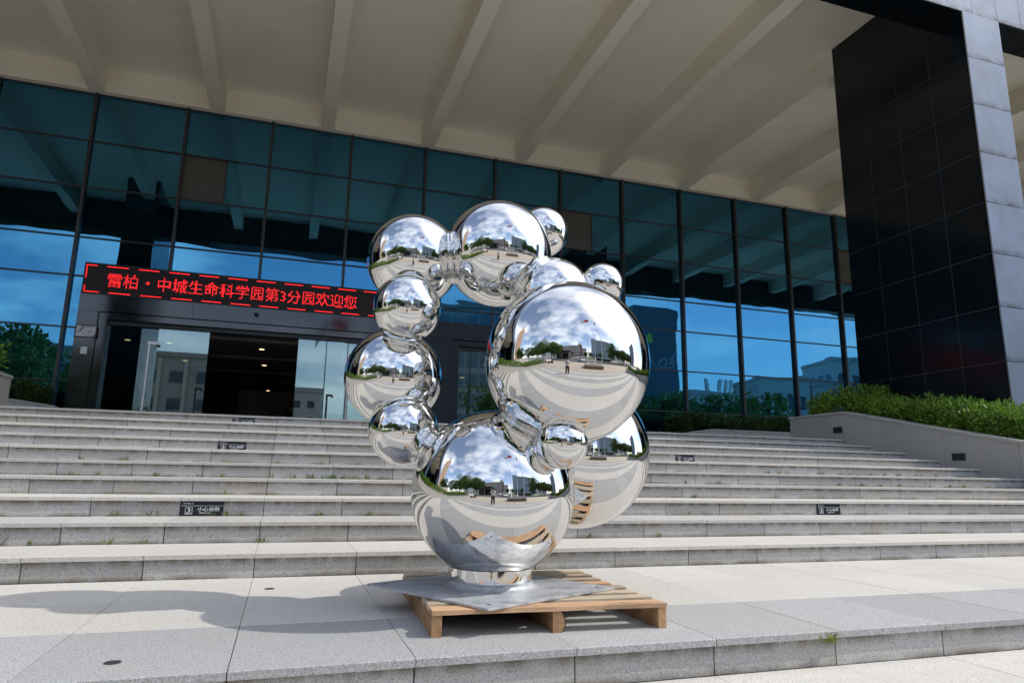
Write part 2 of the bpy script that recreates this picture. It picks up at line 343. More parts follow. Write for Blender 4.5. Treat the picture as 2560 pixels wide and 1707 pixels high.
for k in range(1, 10):
    step_structure('stair_step', Y1+(k-1)*TR, Y1+k*TR+NOSE, k*RS, [(Y1+(k-1)*TR, Y1+k*TR+NOSE-.002, M[tread_mats[k-1]])], 0)
step_structure('stair_step', Y1+9*TR, Y1+10*TR, 10*RS, [(Y1+9*TR, Y1+10*TR, M['g_mid'])], 0)
step_structure('stair_landing', 2.609, Y1, 0, [(2.609, 3.3377, M['g_dark']), (3.3377, 4.07, M['g_light']), (4.07, Y1+NOSE-.002, M['g_light'])], 0)
EDG = [2.609, 1.46, .31, -.84]
for j in range(3):
    y0, y1 = EDG[j+1], EDG[j]+NOSE-.002
    step_structure('stair_landing', y0, y1, -.15*(j+1), [(y0, y0+.47, M['g_dark']), (y0+.47, y1, M['g_light'])], 0)
step_structure('stair_landing', -1.42, -.84+NOSE, -.6, [(-1.42, -.84+NOSE-.002, M['g_light'])], 0)
PZ = -.75
pf = MB().box(-34, 45, Y1+10*TR, 19.0, 1.2, 1.5).build('platform_paving', M['g_light']); tag(pf, kind='structure')
tag(MB().box(-36, XL-2.3, 2, 19.2, PZ, 1.2).build('terrace_ground', M['g_light']), kind='structure')
tag(MB().box(XR+2.3, 46, 2, 19.2, PZ, 1.2).build('terrace_ground', M['g_light']), kind='structure')
tag(raw('ground', [(-900, -900, PZ-.02), (900, -900, PZ-.02), (900, 900, PZ-.02), (-900, 900, PZ-.02)], [(0, 1, 2, 3)], M['grass']), kind='structure')
pl = raw('plaza_paving', [(-70, -9.6, PZ), (80, -9.6, PZ), (80, -1.36, PZ), (-70, -1.36, PZ)], [(0, 1, 2, 3)], M['plaza']); tag(pl, kind='structure')
for x in (2.25, 4.25, -2.2, 7.6):
    raw('paving_band', [(x, -9.5, PZ+.004), (x+.16, -9.5, PZ+.004), (x+.16, -1.45, PZ+.004), (x, -1.45, PZ+.004)], [(0, 1, 2, 3)], M['g_dark'], pl)
raw('paving_band', [(-13.9, -2.2, PZ+.008), (29.9, -2.2, PZ+.008), (29.9, -2.04, PZ+.008), (-13.9, -2.04, PZ+.008)], [(0, 1, 2, 3)], M['g_dark'], pl)
tag(raw('road', [(-160, -17.5, PZ-.008), (160, -17.5, PZ-.008), (160, -9.6, PZ-.008), (-160, -9.6, PZ-.008)], [(0, 1, 2, 3)], M['asphalt']), kind='structure')
tag(raw('road', [(-6, -70, PZ-.004), (4, -70, PZ-.004), (4, -17.5, PZ-.004), (-6, -17.5, PZ-.004)], [(0, 1, 2, 3)], M['asphalt']), kind='structure')
tag(MB().box(-160, -6, -20, -17.5, PZ-.3, PZ+.1).build('pavement', M['g_mid']), kind='structure')
tag(MB().box(4, 160, -20, -17.5, PZ-.3, PZ+.1).build('pavement', M['g_mid']), kind='structure')

# ------------------------------------------------------------------ side walls of the stairs, with hedges
def wall_profile(y):                    # coping height along y
    if y > 11.04: return 2.069
    return max(2.069-.2142*(11.04-y), .15)
YS = [-1.3, 2.08, 11.04, 12.39]
def side_wall(side, label):
    s = 1 if side > 0 else -1; xw = XR if s > 0 else XL
    t = thing('stair_side_wall', label, 'wall', (xw, 5, PZ))
    xa, xb = (xw, xw+s*.22) if s > 0 else (xw+s*.22, xw)
    tp = [(y, wall_profile(y)-.05) for y in YS]
    # panels every ~1.27 m with thin open joints
    ys = sorted(set([YS[0]]+[round(YS[0]+1.27*i, 3) for i in range(1, 11)]+YS[1:]))
    for a, b in zip(ys[:-1], ys[1:]):
        g = .003
        prof = [(a+g-5, 0), (b-g-5, 0), (b-g-5, wall_profile(b-g)-.05-PZ), (a+g-5, wall_profile(a+g)-.05-PZ)]
        MB().prism_x(prof, xa-xw, xb-xw).build('stone_panel', M['g_wall'], t)
    MB().prism_x([(YS[0]-5, 0), (YS[-1]-5, 0)]+[(y-5, wall_profile(y)-.06-PZ) for y in reversed(YS)], min(xa, xb)-xw+.02, max(xa, xb)-xw-.02).build('wall_core', M['grout'], t)
    prof = [(y-5, wall_profile(y)-.047-PZ) for y in YS]+[(y-5, wall_profile(y)-PZ) for y in reversed(YS)]
    MB().prism_x(prof, xa-xw-.02, xb-xw+.02).build('coping', M['g_wall'], t)
    # end wall facing the building at y = 12.39 and return
    MB().box(min(xa, xb+s*2.0)-xw, max(xa, xb+s*2.0)-xw, 12.39-5, 12.59-5, 0, 2.02-PZ).build('end_panel', M['g_wall'], t)
    MB().box(min(xa, xb+s*2.0)-xw-.02, max(xa, xb+s*2.0)-xw+.02, 12.37-5, 12.61-5, 2.022-PZ, 2.069-PZ).build('end_coping', M['g_wall'], t)
    MB().box(min(xa, xb+s*2.0)-xw, max(xa, xb+s*2.0)-xw, -1.5-5, -1.3-5-.003, 0, wall_profile(-1.3)-PZ-.003).build('front_panel', M['g_wall'], t)
    xs = sorted((xb, xb+s*2.0))
    MB().prism_x([(YS[0]-5, 0), (YS[-1]-5, 0)]+[(y-5, wall_profile(y)-.15-PZ) for y in reversed(YS)], xs[0]-xw+.004, xs[1]-xw-.004).build('planter_soil', M['soil'], t)
    return t
wr = side_wall(1, 'grey granite retaining wall sloping down beside the right end of the steps')
wl = side_wall(-1, 'grey granite retaining wall beside the left end of the steps')
for y, z in ((11.2, 1.70), (8.6, 1.10), (6.0, .53)):
    t = thing('wall_light', {11.2: 'small dark louvred light in the right granite wall beside the top step', 8.6: 'small louvred light in the right granite wall halfway down the steps', 6.0: 'lowest recessed light in the right granite wall'}[y], 'wall light', (XR, y, z), 0, 'recessed lights in the side wall')
    fr = MB()
    for a, b, c, d in ((-.12, .12, .045, .06), (-.12, .12, -.06, -.045), (-.12, -.105, -.045, .045), (.105, .12, -.045, .045)): fr.box(-.012, .003, a, b, c, d)
    fr.build('frame', M['frame'], t); MB().box(-.004, .001, -.105, .105, -.045, .045).build('back_plate', M['black'], t)
    for i in range(4): MB().box(-.010, -.005, -.103, .103, -.036+i*.022, -.028+i*.022).build('louvre', M['frame'], t)

def leaves(centres, size, normals=None, aspect=.42, spread=1.0):
    """folded pointed leaves: 2 quads each, as one array"""
    n = len(centres); d = rng.normal(size=(n, 3))
    if normals is not None: d = d*spread+normals*1.3
    d /= np.linalg.norm(d, axis=1)[:, None]
    w = np.cross(d, rng.normal(size=(n, 3))); w /= np.linalg.norm(w, axis=1)[:, None]+1e-9
    u = np.cross(d, w); s = size*rng.uniform(.65, 1.3, (n, 1))
    c = np.asarray(centres)
    base = c; tip = c+d*s-u*s*.12; mid = c+d*s*.5; l = mid+w*s*aspect*.5+u*s*.08; r = mid-w*s*aspect*.5+u*s*.08
    v = np.stack([base, l, tip, r], 1).reshape(-1, 3)
    i = np.arange(n)*4; f = np.stack([np.stack([i, i+1, i+2], 1), np.stack([i, i+2, i+3], 1)], 1).reshape(-1, 3)
    return v, f
def hedge(label, x0, x1, ys, zbot, ztop, n, loc, leafsize=.085, mat='hedge', kinds='hedge'):
    """box hedge following functions zbot(y), ztop(y); leaves on a lumpy shell"""
    t = thing('hedge', label, kinds, loc)
    y = rng.uniform(ys[0], ys[1], n); side = rng.uniform(0, 1, n)
    x = np.empty(n); z = np.empty(n); nm = np.zeros((n, 3))
    H = np.array([ztop(a)-zbot(a) for a in y]); B = np.array([zbot(a) for a in y])
    tot = .36; a = side < tot; b = (side >= tot) & (side < tot+.3); c = ~(a | b)
    x[a] = rng.uniform(x0, x1, a.sum()); z[a] = (B+H)[a]; nm[a] = (0, 0, 1)
    x[b] = x0; z[b] = (B+H*rng.uniform(.12, 1, n)**.8)[b]; nm[b] = (-.8, 0, .5)
    x[c] = x1; z[c] = (B+H*rng.uniform(.12, 1, n)**.8)[c]; nm[c] = (.8, 0, .5)
    lump = .10*np.sin(y*2.1+x*1.3)+.07*np.sin(y*5.3+1+x*3)+.05*np.sin(y*11.7+x*5)
    z = z+np.where(a, lump, 0)+rng.normal(0, .035, n); x = x+np.where(b, -lump*.7, 0)+np.where(c, lump*.7, 0)+rng.normal(0, .05, n)
    rd = (rng.uniform(size=n) < .3); z[rd] -= rng.uniform(0, .22, rd.sum())
    v, f = leaves(np.stack([x-loc[0], y-loc[1], z-loc[2]], 1), leafsize, nm)
    fo = raw('foliage', v, f, M[mat], t); fo['kind'] = 'stuff'
    st = MB()
    for i in range(int((ys[1]-ys[0])*7)):
        yy = random.uniform(*ys); xx = random.uniform(x0+.05, x1-.05); zb = zbot(yy); zt = ztop(yy)
        for _ in range(2):
            st.tube([(xx-loc[0], yy-loc[1], zb-.05-loc[2]), (xx-loc[0]+random.uniform(-.1, .1), yy-loc[1]+random.uniform(-.12, .12), (zb+zt)/2-loc[2]), (xx-loc[0]+random.uniform(-.25, .25), yy-loc[1]+random.uniform(-.25, .25), zt-.06-loc[2])], [.012, .008, .004], 4)
    q = st.build('stems', M['stem'], t); q['kind'] = 'stuff'
    return t
hedge('broad-leaved green hedge running down behind the right granite wall', XR+.32, XR+1.35, (-1.1, 12.3), lambda y: wall_profile(y)-.1, lambda y: wall_profile(y)+(.33 if y > 3 else .32), 42000, (XR+.8, 5.6, wall_profile(5.6)), .09)
hedge('green hedge running down behind the left granite wall', XL-1.35, XL-.32, (-1.1, 12.3), lambda y: wall_profile(y)-.1, lambda y: wall_profile(y)+(.46 if y > 3 else .36), 16000, (XL-.8, 5.6, wall_profile(5.6)), .1)
# low planters against the facade
def low_planter(label, xa, xb, hl, s, n):
    t = thing('planter_box', label, 'planter', ((xa+xb)/2, 17.6, 1.5)); cx = (xa+xb)/2
    inner, outer = (xb, xa) if s < 0 else (xa, xb)
    zt = lambda x: 2.0+(.11*min(1, abs(x-inner)/.8))
    w = MB(); xs = [xa, inner-.8 if s < 0 else inner+.8, xb]; xs = sorted(xs)
    pr = [(x-cx, zt(x)-1.5-.04) for x in xs]
    v = [(x, -.6, 0) for x, _ in pr]+[(x, -.6, z) for x, z in pr]+[(x, -.4, 0) for x, _ in pr]+[(x, -.4, z) for x, z in pr]
    w.add(v, [(0, 1, 4, 3), (1, 2, 5, 4), (6, 9, 10, 7), (7, 10, 11, 8), (3, 4, 10, 9), (4, 5, 11, 10), (0, 3, 9, 6), (2, 8, 11, 5)]).build('front_panel', M['g_wall'], t)
    c = MB(); v = [(x, -.62, z+.001) for x, z in pr]+[(x, -.38, z+.001) for x, z in pr]+[(x, -.62, z+.042) for x, z in pr]+[(x, -.38, z+.042) for x, z in pr]
    c.add(v, [(0, 3, 4, 1), (1, 4, 5, 2), (6, 7, 10, 9), (7, 8, 11, 10), (0, 1, 7, 6), (1, 2, 8, 7), (3, 9, 10, 4), (4, 10, 11, 5), (0, 6, 9, 3), (2, 5, 11, 8)]).build('coping', M['g_wall'], t)
    xi = inner-cx
    MB().box(min(xi, xi-s*.0+s*.2), max(xi, xi+s*.2), -.398, 1.3, 0, .48).build('side_panel', M['g_wall'], t)
    MB().box(xa-cx+.22, xb-cx-.22, -.398, 1.3, 0, .42).build('planter_soil', M['soil'], t)
    hedge(hl, xa+.35, xb-(.35 if s > 0 else .75), (17.35, 18.6), lambda y: 1.9, lambda y: 2.42 if s > 0 else 2.50, n, (cx, 17.95, 1.95), .11, 'shrub')
low_planter('low granite planter at the foot of the glass wall right of the steps', 10.95, 20, 'dark green shrub hedge in the low planter at the right glass wall', 1, 16000)
low_planter('low granite planter left of the entrance against the glass wall', -12.5, -4.75, 'bushy dark shrubs in the low planter left of the entrance', -1, 12000)

# ------------------------------------------------------------------ weeds on the steps
def weeds(n, spots, name, mat, hgt):
    v = []; f = []
    for (x, y, z) in spots:
        for _ in range(random.randint(*n)):
            a = random.uniform(0, 2*PI); h = random.uniform(*hgt); l = random.uniform(.2, .9)*h; w = h*.12
            p = Vector((x+random.gauss(0, .02), y-abs(random.gauss(0, .008)), z)); d = Vector((math.cos(a)*l, -abs(math.sin(a))*l*.6, h)); s = Vector((-math.sin(a), math.cos(a), 0))*w
            m = p+d*.55+Vector((0, 0, h*.12)); o = len(v); v += [tuple(p-s*.4), tuple(p+s*.4), tuple(m+s), tuple(p+d), tuple(m-s)]; f += [(o, o+1, o+2, o+4), (o+4, o+2, o+3)]
    m = bpy.data.meshes.new(name); m.from_pydata(v, [], f); o = place(name, m, mat); return tag(o, 'small green weeds sprouting from the joints of the granite steps', 'weeds', kind='stuff')
spots = []
def rb(k): return Y1+(k-1)*TR+NOSE-.003           # riser base line of riser k
wd = random.Random(3)
for k, xs in ((2, (-2.1, -1.85, -1.55, -1.1, -.9, -.1, 1.9, 2.5, 3.2)), (3, (-1.2, -1.0, -.9, -.55, -.4, -.3, .35, .75, 2.2, 3.9)), (4, (-2.7, -2.4, -2.1, -.5, 1.6, 1.62, 4.5)),
              (5, (-2.6, -1.9, -1.7, -1.2, -.8, -.6, -.1, .1, .3, .45, .6, .75, 1.05, 1.1, 1.5, 1.55, 4.8, 5.3)), (6, (-2.9, -2.0, -1.6, -1.1, -.6, -.1, .4, .8, 3.9, 4.4)), (5.0, (7.2, 7.6, 7.9, 8.2, 8.25, 8.8, 9.2, 9.5, 9.9))):
    for x in xs: spots.append((x+wd.uniform(-.03, .03), rb(k), (k-1)*RS))
for x in np.arange(.25, .95, .09): spots.append((x, rb(5), 4*RS))
for x in np.arange(6.6, 10.2, .21): spots.append((x+wd.uniform(-.08, .08), rb(6), 5*RS))
weeds((5, 14), spots, 'weeds', M['weed'], (.015, .05))
fern = [(X0-.55+i*.03, rb(2), RS) for i in range(2)]
fm = weeds((16, 20), [(-1.78, rb(2), RS)], 'fern', M['weed'], (.05, .09)); tag(fm, 'bright green little fern at the left on the second step', 'fern'); fm['kind'] = 'thing'
fm2 = weeds((12, 16), [(X0+6*MOD-.05, 2.62+.0, -.05)], 'sprout', M['weed'], (.03, .05)); tag(fm2, 'tiny green sprout under the landing edge at right', 'plant'); fm2['kind'] = 'thing'
for x, y, l in ((-.506, 2.82, 'dark oval spot on the grey landing edge at lower left'), (-.018, 4.33, 'dark oval spot on the pale landing slabs left of the pallet')):
    o = MB().lathe([(.028, 0), (.028, .0015)], 20, (0, 0, 0)).build('floor_spot', M['g_riser'] if False else M['frame'], loc=(x, y, .0005)); tag(o, l, 'floor cap')  # thin dark disc laid on the slab for each oval spot

# ------------------------------------------------------------------ warning plates on the risers
def text_mesh(body, size, bold=0.0, ax='LEFT', sx=1.0):
    cu = bpy.data.curves.new('lettering', 'FONT'); cu.body = body; cu.size = size; cu.offset = bold; cu.align_x = ax; cu.resolution_u = 2
    o = bpy.data.objects.new('lettering', cu); COL.objects.link(o); bpy.context.view_layer.update()
    dg = bpy.context.evaluated_depsgraph_get(); me = bpy.data.meshes.new_from_object(o.evaluated_get(dg)); bpy.data.objects.remove(o)
    return me
def put_text(me, mat, parent, x, y, z, depth=.0, sx=1.0, name='lettering'):
    """text mesh (xy) stood up in the xz plane facing -y"""
    me.transform(Matrix.Diagonal((sx, 1, 1, 1))); me.transform(Matrix.Rotation(PI/2, 4, 'X')); me.transform(Matrix.Translation((x, y, z))); me.materials.clear(); me.materials.append(mat)
    return place(name, me, None, parent)
def warn_plate(x0, k, label):
    y = Y1+(k-1)*TR+NOSE-.001; z0 = (k-1)*RS+.003
    t = thing('warning_sign', label, 'sign', (x0+.16, y, z0), 0, 'step warning plates on the risers')
    W, H = .32, .112
    MB().box(-W/2, W/2, -.004, 0, 0, H).build('plate', M['sign_black'], t)
    MB().box(-W/2, W/2, -.0052, -.0042, .078, .0805).build('stripe', M['sign_white'], t)
    put_text(text_mesh('小心台阶', .036, .0003), M['sign_white'], t, -.035, -.0055, .040, sx=1.18)
    put_text(text_mesh('BEWARE STEPS', .0135, .0002), M['sign_white'], t, -.018, -.0055, .0185, sx=1.0)
    put_text(text_mesh('we-comp  ss', .015, .0004), M['sign_white'], t, -.142, -.0055, .0935)
    put_text(text_mesh('a', .015, .0004), M['sign_red'], t, -.0835, -.0056, .0935)
    ic = MB()
    for a, b, c, d in ((-.125, -.072, .012, .0145), (-.125, -.072, .0655, .068), (-.125, -.1225, .0145, .0655), (-.0745, -.072, .0145, .0655)): ic.box(a, b, -.0056, -.0044, c, d)
    ic.build('icon_frame', M['sign_white'], t)
    pc = MB(); pc.lathe([(.0045, -.0006), (.0045, .0006)], 12)
    pc.v = [(v[0]-.099, -.005+v[2], .059+v[1]) for v in pc.v]
    for p in (((-.097, .054), (-.092, .036), .006), ((-.094, .052), (-.082, .045), .0035), ((-.098, .052), (-.110, .058), .003), ((-.092, .037), (-.106, .030), .005), ((-.106, .030), (-.114, .020), .0035), ((-.094, .034), (-.086, .022), .004), ((-.116, .018), (-.082, .025), .003)):
        (xa, za), (xb, zb), w = p; d = Vector((xb-xa, zb-za)).normalized(); nx, nz = -d.y*w/2, d.x*w/2
        pc.add([(xa+nx, -.0056, za+nz), (xb+nx, -.0056, zb+nz), (xb-nx, -.0056, zb-nz), (xa-nx, -.0056, za-nz), (xa+nx, -.0044, za+nz), (xb+nx, -.0044, zb+nz), (xb-nx, -.0044, zb-nz), (xa-nx, -.0044, za-nz)], [(0, 1, 2, 3), (7, 6, 5, 4), (0, 4, 5, 1), (1, 5, 6, 2), (2, 6, 7, 3), (3, 7, 4, 0)])
    pc.build('slipping_figure', M['sign_white'], t)
warn_plate(-.755, 3, 'nearest black step warning plate, on the third riser left of the sculpture')
warn_plate(-.76, 7, 'black step warning plate on the seventh riser, middle of the three at left')
warn_plate(-.77, 10, 'black step warning plate on the topmost riser below the door')
warn_plate(5.53, 7, 'small black step warning plate on the seventh riser right of the sculpture')
warn_plate(5.55, 3, 'black step warning plate on the third riser at right')

# ------------------------------------------------------------------ pallet
pal = thing('wooden_pallet', 'wooden pallet of pine boards on the landing under the mirror sculpture', 'pallet', (.628, 2.905, 0), R(-3.4))
pitch, bw = .146, [.10, .088, .09, .086, .095, .085, .09, .10]
for i in range(8):
    y = i*pitch+random.uniform(-.006, .006); w = bw[i]
    e0, e1 = random.uniform(-.006, .004), 1.052+random.uniform(-.012, .014)
    if i == 0: y = -.004; w = .104; e0 = .0; e1 = 1.06
    b = MB(); n = 14; v = []
    for j in range(n+1):
        x = e0+(e1-e0)*j/n; wob = random.uniform(-.0016, .0016)
        v += [(x, y+wob, .0885+random.uniform(-.0012, .0008)), (x, y+wob*.5, .106), (x, y+w+wob, .106), (x, y+w, .0885)]
    f = [(0, 1, 2, 3), (n*4+3, n*4+2, n*4+1, n*4)]
    for j in range(n):
        for q in range(4): f.append((j*4+q, (j+1)*4+q, (j+1)*4+(q+1) % 4, j*4+(q+1) % 4))
    b.add(v, f); b.build('deck_board', M['wood_x'] if i in (0, 4) else M['wood_w'], pal)
    for x in (.02, .54, 1.03): MB().lathe([(.0035, .1062), (.003, .1068)], 8, (x, y+w/2, 0)).build('nail', M['rawsteel'], pal)
MB().box(0, .042, 0, 1.14, 0, .088).build('stringer', M['wood_y'], pal)
prof = [(.522, 0), (.560, 0), (.569, .012), (.575, .03), (.574, .05), (.568, .07), (.556, .088), (.522, .088)]
ms = MB(); n = len(prof); ms.add([(x, 0, z) for x, z in prof]+[(x, 1.14, z) for x, z in prof], [tuple(range(n)), tuple(range(2*n-1, n-1, -1))]+[(i, i+n, (i+1) % n+n, (i+1) % n) for i in range(n)])
ms.build('stringer', M['wood_y'], pal)
bk = MB(); pr2 = [(.5615, -.001), (.5705, .012), (.5765, .03), (.5755, .05), (.5695, .07), (.5575, .0878)]; pr3 = [(x+.0035, z) for x, z in pr2]
nn = len(pr2); bk.add([(x, .001, z) for x, z in pr2]+[(x, .001, z) for x, z in pr3]+[(x, 1.139, z) for x, z in pr2]+[(x, 1.139, z) for x, z in pr3],
      sum([[(i, i+1, nn+i+1, nn+i), (nn+i, nn+i+1, 3*nn+i+1, 3*nn+i), (2*nn+i, 3*nn+i, 3*nn+i+1, 2*nn+i+1), (i, 2*nn+i, 2*nn+i+1, i+1)] for i in range(nn-1)], []))
bk.build('bark_edge', M['bark'], pal)
MB().box(1.017, 1.055, 0, 1.14, 0, .088).build('stringer', M['wood_y'], pal)

# ------------------------------------------------------------------ mirror sculpture
SP = {'A': ((1.034, 3.420, .573), .4167), 'B': ((1.339, 3.172, 1.227), .418), 'C': ((1.645, 3.770, .798), .436), 'D': ((1.251, 3.028, 0.816), 0.1266),
      'E': ((1.347, 3.403, 1.628), 0.2212), 'F': ((1.630, 3.356, 1.719), 0.1210), 'G': ((1.075, 3.550, 1.893), 0.3013), 'H': ((1.360, 3.592, 2.074), 0.1498),
      'I': ((.618, 3.701, 1.847), .260), 'J': ((.563, 3.504, 1.516), .179), 'K': ((.544, 3.741, 1.179), .267), 'L': ((0.589, 3.596, 0.881), 0.1830)}
scu = thing('mirror_sculpture', 'tall mirror-polished steel sculpture of fused spheres on a raw steel plate', 'sculpture', (1.034, 3.42, .108))
O = Vector((1.034, 3.42, .108))
def uvs(r, n, m):
    th = np.linspace(0, PI, m+1)[1:-1]; ph = np.arange(n)*2*PI/n
    v = np.stack([np.outer(np.sin(th), np.cos(ph)).ravel(), np.outer(np.sin(th), np.sin(ph)).ravel(), np.repeat(np.cos(th), n)], 1)*r
    v = np.vstack([v, [[0, 0, r], [0, 0, -r]]]); f = []
    idx = np.arange((m-2)*n).reshape(m-2, n); nx = np.roll(idx, -1, 1)
    quads = np.stack([idx, idx+n, nx+n, nx], -1).reshape(-1, 4).tolist()
    T, B_ = len(v)-2, len(v)-1
    tri = [(T, i, (i+1) % n) for i in range(n)]+[((m-2)*n+(i+1) % n, (m-2)*n+i, B_) for i in range(n)]
    me = bpy.data.meshes.new('sphere'); me.from_pydata(v.tolist(), [], quads+tri); me.update(); return me
for k, (c, r) in SP.items():
    big = r > .2
    o = place('sphere', uvs(r, 320 if big else 192, 200 if big else 120), M['mirror'], scu, True, Vector(c)-O)
def fillet(a, b, rho):
    (c1, r1), (c2, r2) = SP[a], SP[b]; c1 = Vector(c1); c2 = Vector(c2); ax = c2-c1; d = ax.length; ax.normalize()
    A_, B_ = r1+rho, r2+rho
    t = (A_*A_-B_*B_+d*d)/(2*d); h2 = A_*A_-t*t
    if h2 <= 0: print('no fillet', a, b); return
    h = math.sqrt(h2)
    if h < rho*1.02: print('fillet closed', a, b); return
    # circle centre (t, h) in (axis, radius) plane; arc from tangent on sphere1 to tangent on sphere2
    v1 = Vector((0-t, 0-h)); v2 = Vector((d-t, 0-h)); a1 = math.atan2(v1.y, v1.x); a2 = math.atan2(v2.y, v2.x)
    if a1 > 0: a1 -= 2*PI
    if a2 > 0: a2 -= 2*PI
    n, m = 160, 14
    s = ax.cross(Vector((0, 0, 1)) if abs(ax.z) < .9 else Vector((1, 0, 0))).normalized(); w = ax.cross(s)
    v = []; f = []
    for j in range(m+1):
        an = a1+(a2-a1)*j/m; X = t+rho*math.cos(an); Rr = h+rho*math.sin(an)
        for i in range(n):
            q = 2*PI*i/n; v.append(tuple(c1+ax*X+(s*math.cos(q)+w*math.sin(q))*Rr-O))
    for j in range(m):
        for i in range(n):
            i2 = (i+1) % n; f.append((j*n+i, (j+1)*n+i, (j+1)*n+i2, j*n+i2))
    raw('weld_seam', v, f, M['mirror'], scu, True)
for a, b, rh in (('A', 'B', .009), ('A', 'C', .008), ('B', 'C', .008), ('A', 'L', .012), ('L', 'K', .009), ('K', 'J', .012), ('J', 'I', .009), ('I', 'G', .01), ('G', 'E', .012), ('E', 'B', .012), ('E', 'F', .008), ('G', 'H', .008), ('D', 'B', .006), ('D', 'A', .006)):
    fillet(a, b, rh)
# base plate turned on the pallet, collar
pw = .44
ply = [(.62*math.cos(R(a)), .62*math.sin(R(a))) for a in (-17.7, 72.3, 162.3, 252.3)]
bm = bmesh.new(); vb = [bm.verts.new((x, y, 0)) for x, y in ply]; fc = bm.faces.new(vb)
ex = bmesh.ops.extrude_face_region(bm, geom=[fc]); bmesh.ops.translate(bm, vec=(0, 0, .010), verts=[g for g in ex['geom'] if isinstance(g, bmesh.types.BMVert)])
bmesh.ops.recalc_face_normals(bm, faces=bm.faces); bmesh.ops.bevel(bm, geom=list(bm.edges), offset=.0018, segments=2, affect='EDGES')
me = bpy.data.meshes.new('base_plate'); bm.to_mesh(me); bm.free(); place('base_plate', me, M['rawsteel'], scu)
for a in (-17.7, 72.3, 162.3, 252.3):
    o = MB().lathe([(.010, 0), (.0105, .0008), (.008, .001)], 20, (.53*math.cos(R(a)), .53*math.sin(R(a)), .0102)).build('bolt_hole', M['black'], scu)
cprof = [(.238, .0104), (.221, .013), (.212, .019), (.207, .028), (.205, .040), (.205, .0401)]
MB().lathe(cprof, 96, cap=False).build('weld_skirt', M['rawsteel'], scu, True)
MB().lathe([(.205, .0402), (.205, .10)], 128, cap=False).build('collar', M['mirror'], scu, True)

# ------------------------------------------------------------------ office building
YG, HG = 19.0, 10.38
bld = thing('office_building', 'modern office entrance with blue mirror glass wall, cream ribbed canopy and black tiled piers', 'building', (3.5, 19, 1.5)); BO = Vector((3.5, 19, 1.5))
def B(mb, name, mat, parent=None, smooth=False):
    mb.v = [(v[0]-BO.x, v[1]-BO.y, v[2]-BO.z) for v in mb.v]; return mb.build(name, mat, parent or bld, smooth)
rows = [1.5, 2.78, 4.11, 5.43, 6.44, 7.78, 9.05, 10.38]
XM, WM = -5.37544, 2.19313
PX0, PX1 = -5.05, 10.3
def pane(x0, x1, z0, z1, mat):
    # each pane is set a hair out of true like real glazing
    o = MB().box(x0-(x0+x1)/2, x1-(x0+x1)/2, -.012, .012, z0-(z0+z1)/2, z1-(z0+z1)/2).build('glass_pane' if mat is M['fglass'] else 'opaque_panel', mat, bld)
    o.location = Vector(((x0+x1)/2, YG+.02, (z0+z1)/2))-BO; o.rotation_euler = (random.gauss(0, .0009), 0, random.gauss(0, .0009)); return o
for i in range(-12, 18):
    xa, xb = XM+i*WM+.035, XM+(i+1)*WM-.035
    for j in range(7):
        za, zb = rows[j]+.02, rows[j+1]-.02
        if za < 4.9 and xb > PX0 and xa < PX1:
            if xa < PX0-.1: pane(xa, PX0-.0, za, min(zb, 5.4), M['fglass'])
            elif xb > PX1+.1: pane(PX1, xb, za, zb, M['fglass'])
            elif j == 3: pass
            continue
        if (i, j) in ((1, 5), (6, 5), (11, 5)):
            xm = xa+1.05; pane(xa, xm, za, zb, M['grey_panel']); pane(xm+.03, xb, za, zb, M['fglass'])
            B(MB().box(xm, xm+.03, YG-.02, YG+.06, za, zb), 'transom', M['frame'])
        else: pane(xa, xb, za, zb, M['fglass'])
    if 0:
        pass
for i in range(-12, 19):
    x = XM+i*WM; z0 = 5.0 if PX0 < x < PX1 else 1.5
    B(MB().box(x-.034, x+.034, YG-.10, YG+.08, z0, HG), 'mullion', M['frame'])
for z in rows[1:-1]:
    if z < 5: 
        B(MB().box(XM-12*WM, PX0, YG-.03, YG+.07, z-.016, z+.016), 'transom', M['frame']); B(MB().box(PX1, XM+18*WM, YG-.03, YG+.07, z-.016, z+.016), 'transom', M['frame'])
    else: B(MB().box(XM-12*WM, XM+18*WM, YG-.03, YG+.07, z-.016, z+.016), 'transom', M['frame'])
B(MB().box(XM-12*WM, XM+18*WM, YG-.04, YG+.07, HG-.03, HG+.0), 'transom', M['frame'])
B(MB().box(PX0, PX1, YG-.03, YG+.07, 5.0, 5.06), 'transom', M['frame'])
# panes between portal top (5.06) and 5.43
for i in range(0, 8):
    xa, xb = XM+i*WM+.035, XM+(i+1)*WM-.035; xa = max(xa, PX0)
    if xa < PX1-.05: pane(xa, min(xb, XM+8*WM), 5.07, 5.41, M['fglass'])
